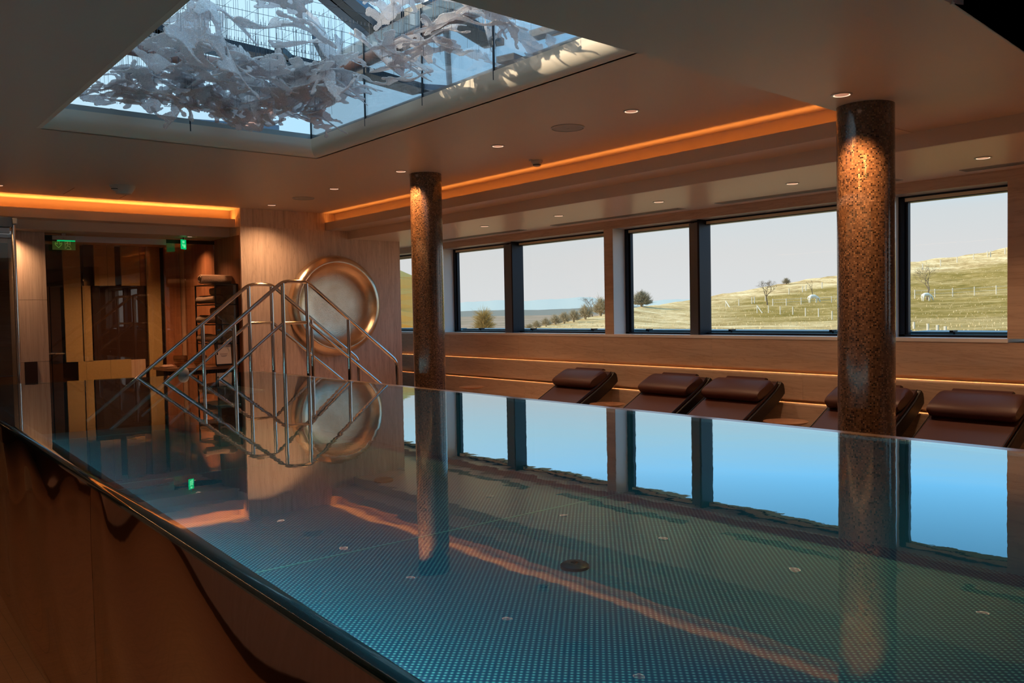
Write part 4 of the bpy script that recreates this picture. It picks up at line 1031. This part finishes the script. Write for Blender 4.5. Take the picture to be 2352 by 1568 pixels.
for i in range(118):
    x = rn.uniform(SX0+.30, gx1-.28); y = rn.uniform(3.3, gy1-.25)
    if i < 46: y = rn.uniform(5.3, gy1-.25)
    if i > 64: x = gx1-rn.uniform(.26, .5)
    if i >= 84: x = rn.uniform(SX0+.22, gx1-.25); y = rn.uniform(5.9, gy1-.22)
    if i >= 106: x = gx1-rn.uniform(.24, .34); y = rn.uniform(3.4, 6.2)
    z = ZG0+(.09 if i < 84 else .05)+rn.random()*(.16 if i < 84 else .09)+(.10 if i % 5 == 0 else 0)+max(0, (6.2-y))*.05
    where = 'along the right-hand edge beside the sunlit lip' if x > gx1-.55 else ('over the far edge, ' + ('left part' if x < 2.0 else 'towards the far corner')) if y > 5.7 else ('in the middle, ' + ('left side' if x < 2.2 else 'right side')) if y > 4.4 else 'in the near part of the shaft'
    splash((x, y, z), rn.uniform(.42, .66), rn.randint(0, 7), (R(rn.uniform(-30, 34)), R(rn.uniform(-16, 16)), R(rn.uniform(0, 360))), 'small low rippled glass splash '+where, 'low glass splashes '+where)

# ================================================================ OUTDOORS
SK = [(2352, 562), (2314, 568), (2200, 588), (2070, 602), (1923, 630), (1800, 650), (1700, 668), (1627, 680), (1595, 686), (1520, 698), (1450, 706), (1385, 722), (1300, 738), (1205, 757)]
tab = []
for px, py in SK:
    d = rt*(px-CX)/F-up*(py-CY)/F+fw; tab.append((math.degrees(math.atan2(d[0], d[1])), d[2]/math.hypot(d[0], d[1])))
tab.sort(); AZ = [34, 37]+[a for a, _ in tab]+[85, 110]; EL = [-.075, -.052]+[e for _, e in tab]+[.075, .08]
def esk(az): return float(np.interp(az, AZ, EL))
def rc(az): return float(np.interp(az, [34, 40, 46, 52, 60, 70, 90], [22, 34, 62, 110, 150, 185, 200]))
def slope(az, r_):
    e = esk(az); Rc = rc(az)
    t = min(1, max(0, (r_-11)/(Rc-11))); return -.046+(e+.046)*t**.82
def terr(x, y):
    r_ = math.hypot(x, y); az = math.degrees(math.atan2(x, y)); Rc = rc(az)
    if r_ <= 11: return -.50
    if r_ <= Rc: z = slope(az, r_)*r_
    else: z = esk(az)*Rc-.0006*(r_-Rc)**2*(60/Rc)-.03*(r_-Rc)
    return max(z, -16)
bd = B(); na, nr = 150, 110
azs = np.linspace(28, 92, na); rs = [8.2*(1.0355**k) for k in range(nr)]
for a_ in azs:
    for r_ in rs:
        x, y = r_*math.sin(R(a_)), r_*math.cos(R(a_)); x = max(x, 7.9)
        r2 = math.hypot(x, y); z = terr(x, y); z += .02*r2*.04*math.sin(x*.7+y*.31)*math.sin(y*.53)
        bd.v.append((x, y, z))
for i in range(na-1):
    for j in range(nr-1): k = i*nr+j; bd.f.append((k, k+1, k+nr+1, k+nr))
hill = bd.obj('meadow_hill', m_grass, None, smooth=True)
la = hill.data.attributes.new('dryness', 'FLOAT', 'POINT'); rn = random.Random(2)
for i, vtx in enumerate(hill.data.vertices):
    x, y = vtx.co.x, vtx.co.y; r_ = math.hypot(x, y); az = math.degrees(math.atan2(x, y)); q = r_/rc(az)
    d_ = 1.0
    if az > 50: d_ = 1-.95*min(1, (az-50)/6)*min(1, max(0, (r_-42)/12))
    if q > .80: d_ = max(d_, min(1, (q-.80)/.05))
    if az > 61 and r_ < 60: d_ = min(d_, .35)
    la.data[i].value = max(0, min(1, d_+.25*math.sin(x*.31+y*.17)*math.sin(y*.23))); tag(hill, 'dry grassy hillside rising to the right outside the windows', 'hill', kind='structure')
bd = B(); bd.box((60, 40, -18), (6200, 7200, -15)); o = bd.obj('valley_ground', m_valley); tag(o, kind='structure')
def ridge(r_, z0, amp, mat, name, seed, a0=24, a1=60, thick=500):
    rn_ = random.Random(seed); ph = [rn_.uniform(0, 6) for _ in range(4)]; bd = B(); n = 90
    for i in range(n+1):
        a_ = a0+(a1-a0)*i/n; h = z0+amp*(math.sin(a_*.35+ph[0])*.5+math.sin(a_*.9+ph[1])*.3+math.sin(a_*2.3+ph[2])*.12+.05*math.sin(a_*9+ph[3]))
        for rr_, zz in ((r_-thick, -16), (r_-thick*.4, (h-16)*.5), (r_, h), (r_+thick, -16)): bd.v.append((rr_*math.sin(R(a_)), rr_*math.cos(R(a_)), zz))
    for i in range(n):
        for j in range(3): k = i*4+j; bd.f.append((k, k+1, k+5, k+4))
    return tag(bd.obj(name, mat, None, smooth=True), kind='structure')
ridge(5600, 66, 26, m_hillf, 'distant_hills', 2, thick=700)
ridge(3300, 8, 6, m_hillg, 'wooded_ridge', 5, thick=300)
def on_hill(px, py):
    """where the line of sight of this pixel meets the hillside"""
    d = rt*(px-CX)/F-up*(py-CY)/F+fw; az = math.degrees(math.atan2(d[0], d[1])); s = d[2]/math.hypot(d[0], d[1])
    lo, hi = 11.5, rc(az)
    if slope(az, hi) < s: r_ = hi
    else:
        for _ in range(40):
            m_ = (lo+hi)/2
            if slope(az, m_) < s: lo = m_
            else: hi = m_
        r_ = lo
    return Vector((r_*math.sin(R(az)), r_*math.cos(R(az)), terr(r_*math.sin(R(az)), r_*math.cos(R(az)))))
def pxm(p): return (Vector(p).dot(Vector(fw)))/F       # metres per pixel at p
# grass tufts
rn = random.Random(8); bd = B()
for i in range(5200):
    az = rn.uniform(38, 70); r_ = 12+(rc(az)-12)*rn.random()**1.6*.8; x, y = r_*math.sin(R(az)), r_*math.cos(R(az)); z = terr(x, y)-.02
    if x < 9: continue
    h = rn.uniform(.05, .15)*(.6+r_/220)
    for k in range(3):
        a_ = rn.uniform(0, 6.28); w2 = h*.16; dx, dy = math.cos(a_)*w2, math.sin(a_)*w2; lx, ly = rn.uniform(-.3, .3)*h, rn.uniform(-.3, .3)*h; n = len(bd.v)
        bd.v += [(x-dx, y-dy, z), (x+dx, y+dy, z), (x+lx, y+ly, z+h)]; bd.f.append((n, n+1, n+2))
o = bd.obj('grass_tufts', m_tuft, None, fix=False); tag(o, 'pale dry grass tufts covering the hillside', 'grass', kind='stuff')
# fences
def fence(name_lab, pxs, h_px, wires=2, brace=None):
    P_ = [on_hill(*p) for p in pxs]; root = thing('pasture_fence', name_lab, 'fence', tuple(P_[0]), 'white fences on the hillside')
    def posto(p, h, lean=0): 
        return local(B().tube([(p[0], p[1], p[2]-.1), (p[0]+lean, p[1], p[2]+h)], max(.04, pxm(p)*1.15), 6).obj('post', m_post, root))
    for p in P_: posto(p, h_px*pxm(p))
    if brace:
        for (a, b_) in brace:
            p = on_hill(*a); q = Vector(P_[b_]); local(B().tube([tuple(p), (q.x, q.y, q.z+h_px*pxm(q)*.9)], pxm(p)*1.2, 6).obj('brace', m_post, root))
    bd = B()
    for p, q in zip(P_[:-1], P_[1:]):
        for k in range(wires):
            f_ = (.45, .85)[k] if wires == 2 else .7
            bd.tube([(p.x, p.y, p.z+h_px*pxm(p)*f_), (q.x, q.y, q.z+h_px*pxm(q)*f_)], .35*pxm(p), 4)
    if wires: local(bd.obj('wire', m_post, root))
fence('nearest row of white posts below the left grazing pony', [(1739, 719), (1765, 720), (1792, 722), (1821, 723), (1850, 726), (1880, 727), (1911, 733), (1950, 738)], 19, 0, [((1751, 719), 0)])
fence('white wire fence running behind the right grazing pony', [(2101, 685), (2147, 683), (2188, 681), (2238, 678), (2288, 675), (2336, 672)], 20)
fence('white wire fence behind the left grazing pony', [(1775, 702), (1806, 701), (1840, 699), (1910, 696), (1950, 694)], 16)
fence('row of white posts along the top of the hill', [(1812, 676), (1843, 671), (1851, 668), (1888, 662), (2080, 626), (2119, 619), (2160, 610), (2198, 604), (2236, 596), (2268, 590), (2275, 589), (2308, 583)], 14, 0)
fence('short white posts close to the window at lower right', [(2099, 756), (2131, 760), (2153, 763), (2171, 766)], 17, 0)
fence('white posts in the pale grass left of the bare tree', [(1667, 705), (1697, 702), (1727, 697), (1733, 696), (1758, 692)], 15, 0, [((1676, 706), 0)])
# bare trees and bushes
def tree(name, lab, px, py, h_px, spread, depth, mat, seed, trunk=1.0, w_px=None, group=None, k0=2):
    rn_ = random.Random(seed); p = on_hill(px, py); s = pxm(p)*h_px; root = tag(thing(name, lab, 'tree' if 'tree' in name else 'bush', tuple(p), group)); tr_ = B(); tw = B()
    def grow(q, d, L_, r_, dep):
        n = 3; pts = [q]; dd = d.copy()
        for k in range(n):
            dd = (dd+Vector((rn_.gauss(0, .16), rn_.gauss(0, .16), rn_.gauss(0, .10)))).normalized(); pts.append(pts[-1]+dd*L_/n)
        bd_ = tr_ if dep >= depth-1 else tw
        bd_.tube(pts, [r_, r_*.85, r_*.72, r_*.6] if trunk else [r_*1.5, r_*1.3, r_*1.1, r_], 5 if dep >= depth-1 else 3, caps=False)
        if dep <= 0: return
        for k in range(k0+(1 if rn_.random() < .6 else 0)):
            a_ = rn_.uniform(0, 2*math.pi); sp_ = spread*rn_.uniform(.6, 1.1); nd = (dd+Vector((math.cos(a_)*sp_, math.sin(a_)*sp_, rn_.uniform(-.1, .35)))).normalized()
            grow(pts[-1] if k else pts[-1-(rn_.random() < .4)], nd, L_*rn_.uniform(.62, .82), r_*.58, dep-1)
    L0 = s*.30
    for k in range(1 if trunk else 8):
        grow(Vector((rn_.gauss(0, .02)*s, rn_.gauss(0, .02)*s, -.05*s)), Vector((rn_.gauss(0, .1 if trunk else .5), rn_.gauss(0, .1 if trunk else .5), 1)).normalized(), L0*(1 if trunk else .75), s*.028*(1 if trunk else .5), depth)
    tr_.obj('trunk', mat, root, smooth=True); tw.obj('twigs', mat, root)
    return root
tree('bare_tree', 'bare spreading tree above the white fence in the wide window', 1763, 700, 76, 1.0, 7, m_bark, 4)
tree('bare_tree', 'bare tree beside the grazing pony in the right window', 2131, 688, 96, .9, 7, m_bark, 9)
tree('bare_tree', 'small bare tree behind the left grazing pony', 1868, 685, 50, .6, 5, m_bark, 3)
def bush(name, lab, px, py, w_px, h_px, mat, seed, n=420, cat='bush', group=None):
    rn_ = random.Random(seed); p = on_hill(px, py); k_ = pxm(p); W_, H_ = w_px*k_/2, h_px*k_; root = tag(thing(name, lab, cat, tuple(p)), group=group)
    st_ = B(); tw = B()
    for k in range(9):
        a_ = rn_.uniform(0, 6.28); q = (math.cos(a_)*W_*.5, math.sin(a_)*W_*.5, H_*.6); st_.tube([(0, 0, -.1*H_), (q[0]*.4, q[1]*.4, H_*.3), q], [.035*H_, .028*H_, .012*H_], 4, caps=False)
    for k in range(n):
        a_ = rn_.uniform(0, 6.28); u_ = rn_.random()**.5; el = rn_.uniform(-.1, 1.57); rr__ = .55+.5*rn_.random()
        e_ = Vector((math.cos(a_)*math.cos(el)*W_, math.sin(a_)*math.cos(el)*W_, H_*.30+math.sin(el)*H_*.72))*rr__
        q = e_*.45+Vector((0, 0, .08*H_)); m_ = (q+e_)/2+Vector((rn_.gauss(0, .06), rn_.gauss(0, .06), rn_.gauss(0, .05)))*H_
        tw.tube([tuple(q), tuple(m_), tuple(e_)], [.016*H_, .011*H_, .004*H_], 3, caps=False)
        for j_ in range(2):
            g_ = e_+Vector((rn_.gauss(0, .10), rn_.gauss(0, .10), rn_.gauss(.03, .08)))*H_; tw.tube([tuple(m_), tuple(g_)], [.009*H_, .003*H_], 3, caps=False)
    st_.obj('stems', mat, root); tw.obj('twigs', mat, root); return root
m_barkt = P('brown_green_twigs', (.40, .32, .20), .9)
bush('round_bush', 'dense grey round bush on the skyline right of the pier', 1474, 704, 52, 34, m_barkg, 7, 700)
bush('round_bush', 'small green bush on the skyline beside the bare tree', 1806, 653, 22, 15, m_barkg, 17, 300)
tree('bare_tree', 'tallest bare tree of the thicket left of the pier', 1362, 728, 62, .8, 6, m_bark, 21, 1)
for i, (px, py, w_, h) in enumerate(((1380, 726, 46, 42), (1345, 733, 44, 32), (1318, 739, 36, 28), (1296, 743, 34, 26), (1276, 746, 34, 24), (1254, 750, 34, 20), (1232, 754, 30, 18), (1216, 757, 26, 14))):
    bush('thicket_bush', 'brown bush, number %s from the pier in the thicket along the slope' % ['one', 'two', 'three', 'four', 'five', 'six', 'seven', 'eight'][i], px, py, w_, h, m_barkt, 30+i, 260, group='thicket along the slope')
# yellow tree in the left window, standing lower on the slope
def far_tree(px, py_base, D, h_px, lab, mat, seed, name='yellow_tree'):
    d = rt*(px-CX)/F-up*(py_base-CY)/F+fw; p = d*D; root = thing(name, lab, 'tree', tuple(p)); rn_ = random.Random(seed); s = h_px/F*D
    tw = B(); tr_ = B(); tr_.tube([(0, 0, -.3*s), (0, 0, .45*s), (.02*s, 0, .8*s)], [.03*s, .022*s, .01*s], 6)
    for k in range(650):
        a_ = rn_.uniform(0, 6.28); zz = rn_.uniform(.0, .62)*s; el = rn_.uniform(-.1, 1.2); L_ = s*rn_.uniform(.15, .46)*(1-.45*abs(zz/s-.2))
        q = Vector((0, 0, zz)); e_ = q+Vector((math.cos(a_)*math.cos(el), math.sin(a_)*math.cos(el), math.sin(el)))*L_
        tw.tube([tuple(q), tuple((q+e_)/2+Vector((0, 0, .03*s))), tuple(e_)], [.006*s, .004*s, .002*s], 3, caps=False)
        for m_ in range(3):
            g_ = e_+Vector((rn_.gauss(0, .05), rn_.gauss(0, .05), rn_.gauss(0, .04)))*s; tw.tube([tuple((q+e_)/2), tuple(g_)], [.003*s, .0015*s], 3, caps=False)
    tr_.obj('trunk', m_bark, root); tw.obj('twigs', mat, root)
far_tree(1112, 775, 42, 78, 'yellow bushy tree low in the left window', m_barky, 3)
tb = at(935, 640, 0, 9.5); m_yell = P('ochre_facade', (.80, .48, .14), .8)
# ochre hedge block seen in the narrow window behind the pilaster
hd = B(); rn = random.Random(4)
p0 = at(915, 640, 0, 13.0); zt_ = p0[2]
nn = 24
for i in range(nn+1):
    for j in range(nn+1):
        hd.v.append((13.0+rn.uniform(-.03, .03), p0[1]-1.1+4*i/nn, -1.0+(zt_+1.0)*j/nn+rn.uniform(-.01, .01)))
for i in range(nn):
    for j in range(nn): k = i*(nn+1)+j; hd.f.append((k, k+1, k+nn+2, k+nn+1))
o = hd.obj('ochre_hedge', m_yell, None); md = o.modifiers.new('thick', 'SOLIDIFY'); md.thickness = .8; tag(o, 'ochre clipped hedge outside the narrow window behind the stone wall', 'hedge')
# ponies
def pony(px, py, w_px, lab, face=1):
    p = on_hill(px, py); s = pxm(p)*w_px/1.55; root = thing('grazing_pony', lab, 'pony', tuple(p), 'white ponies grazing on the hillside')
    V = [(0, 0, 1.02), (-.42, 0, 1.0), (-.70, 0, 1.02), (.34, 0, 1.0), (.62, 0, 1.02), (.86, 0, .80), (1.02, 0, .50), (1.12, 0, .28), (1.20, 0, .12),
         (-.62, .16, .74), (-.66, .17, .40), (-.60, .17, .03), (-.62, -.16, .74), (-.70, -.17, .42), (-.66, -.17, .03), (.52, .15, .70), (.56, .15, .38), (.52, .15, .03), (.50, -.15, .70), (.44, -.15, .38), (.46, -.15, .03),
         (-.88, 0, .92), (-.96, 0, .55)]
    E = [(0, 1), (1, 2), (0, 3), (3, 4), (4, 5), (5, 6), (6, 7), (7, 8), (2, 9), (9, 10), (10, 11), (2, 12), (12, 13), (13, 14), (4, 15), (15, 16), (16, 17), (4, 18), (18, 19), (19, 20), (2, 21), (21, 22)]
    Rr = [.30, .30, .27, .28, .26, .17, .13, .11, .07, .15, .075, .055, .15, .075, .055, .12, .065, .05, .12, .065, .05, .06, .05]
    me = bpy.data.meshes.new('body'); me.from_pydata([(x*s, y*s, z*s) for x, y, z in V], E, []); o = bpy.data.objects.new('body', me); COL.objects.link(o); o.parent = root; me.materials.append(m_pony)
    sk = o.modifiers.new('skin', 'SKIN'); me.skin_vertices.new() if not me.skin_vertices else None
    for i, r_ in enumerate(Rr): me.skin_vertices[0].data[i].radius = (r_*s, r_*s*1.0)
    me.skin_vertices[0].data[0].use_root = True; sb = o.modifiers.new('sub', 'SUBSURF'); sb.levels = 1; sb.render_levels = 1; sk.use_smooth_shade = True
    for sy in (-.05, .05): B().tube([((.93)*s, sy*s, .66*s), ((.96)*s, sy*1.4*s, .78*s)], [.03*s, .005*s], 5).obj('ear', m_pony, root)
    root.rotation_euler = (0, 0, R(-25 if face > 0 else 200)); return root
pony(2128, 692, 24, 'white pony grazing under the bare tree in the right window'); pony(1868, 696, 24, 'white pony grazing just left of the near mosaic column')

# ---------------------------------------------------------------- lift everything so that the pool-side floor is z = 0
for o in list(COL.objects):
    if o.parent is None: o.location.z += ZO
cam.location.z = ZO
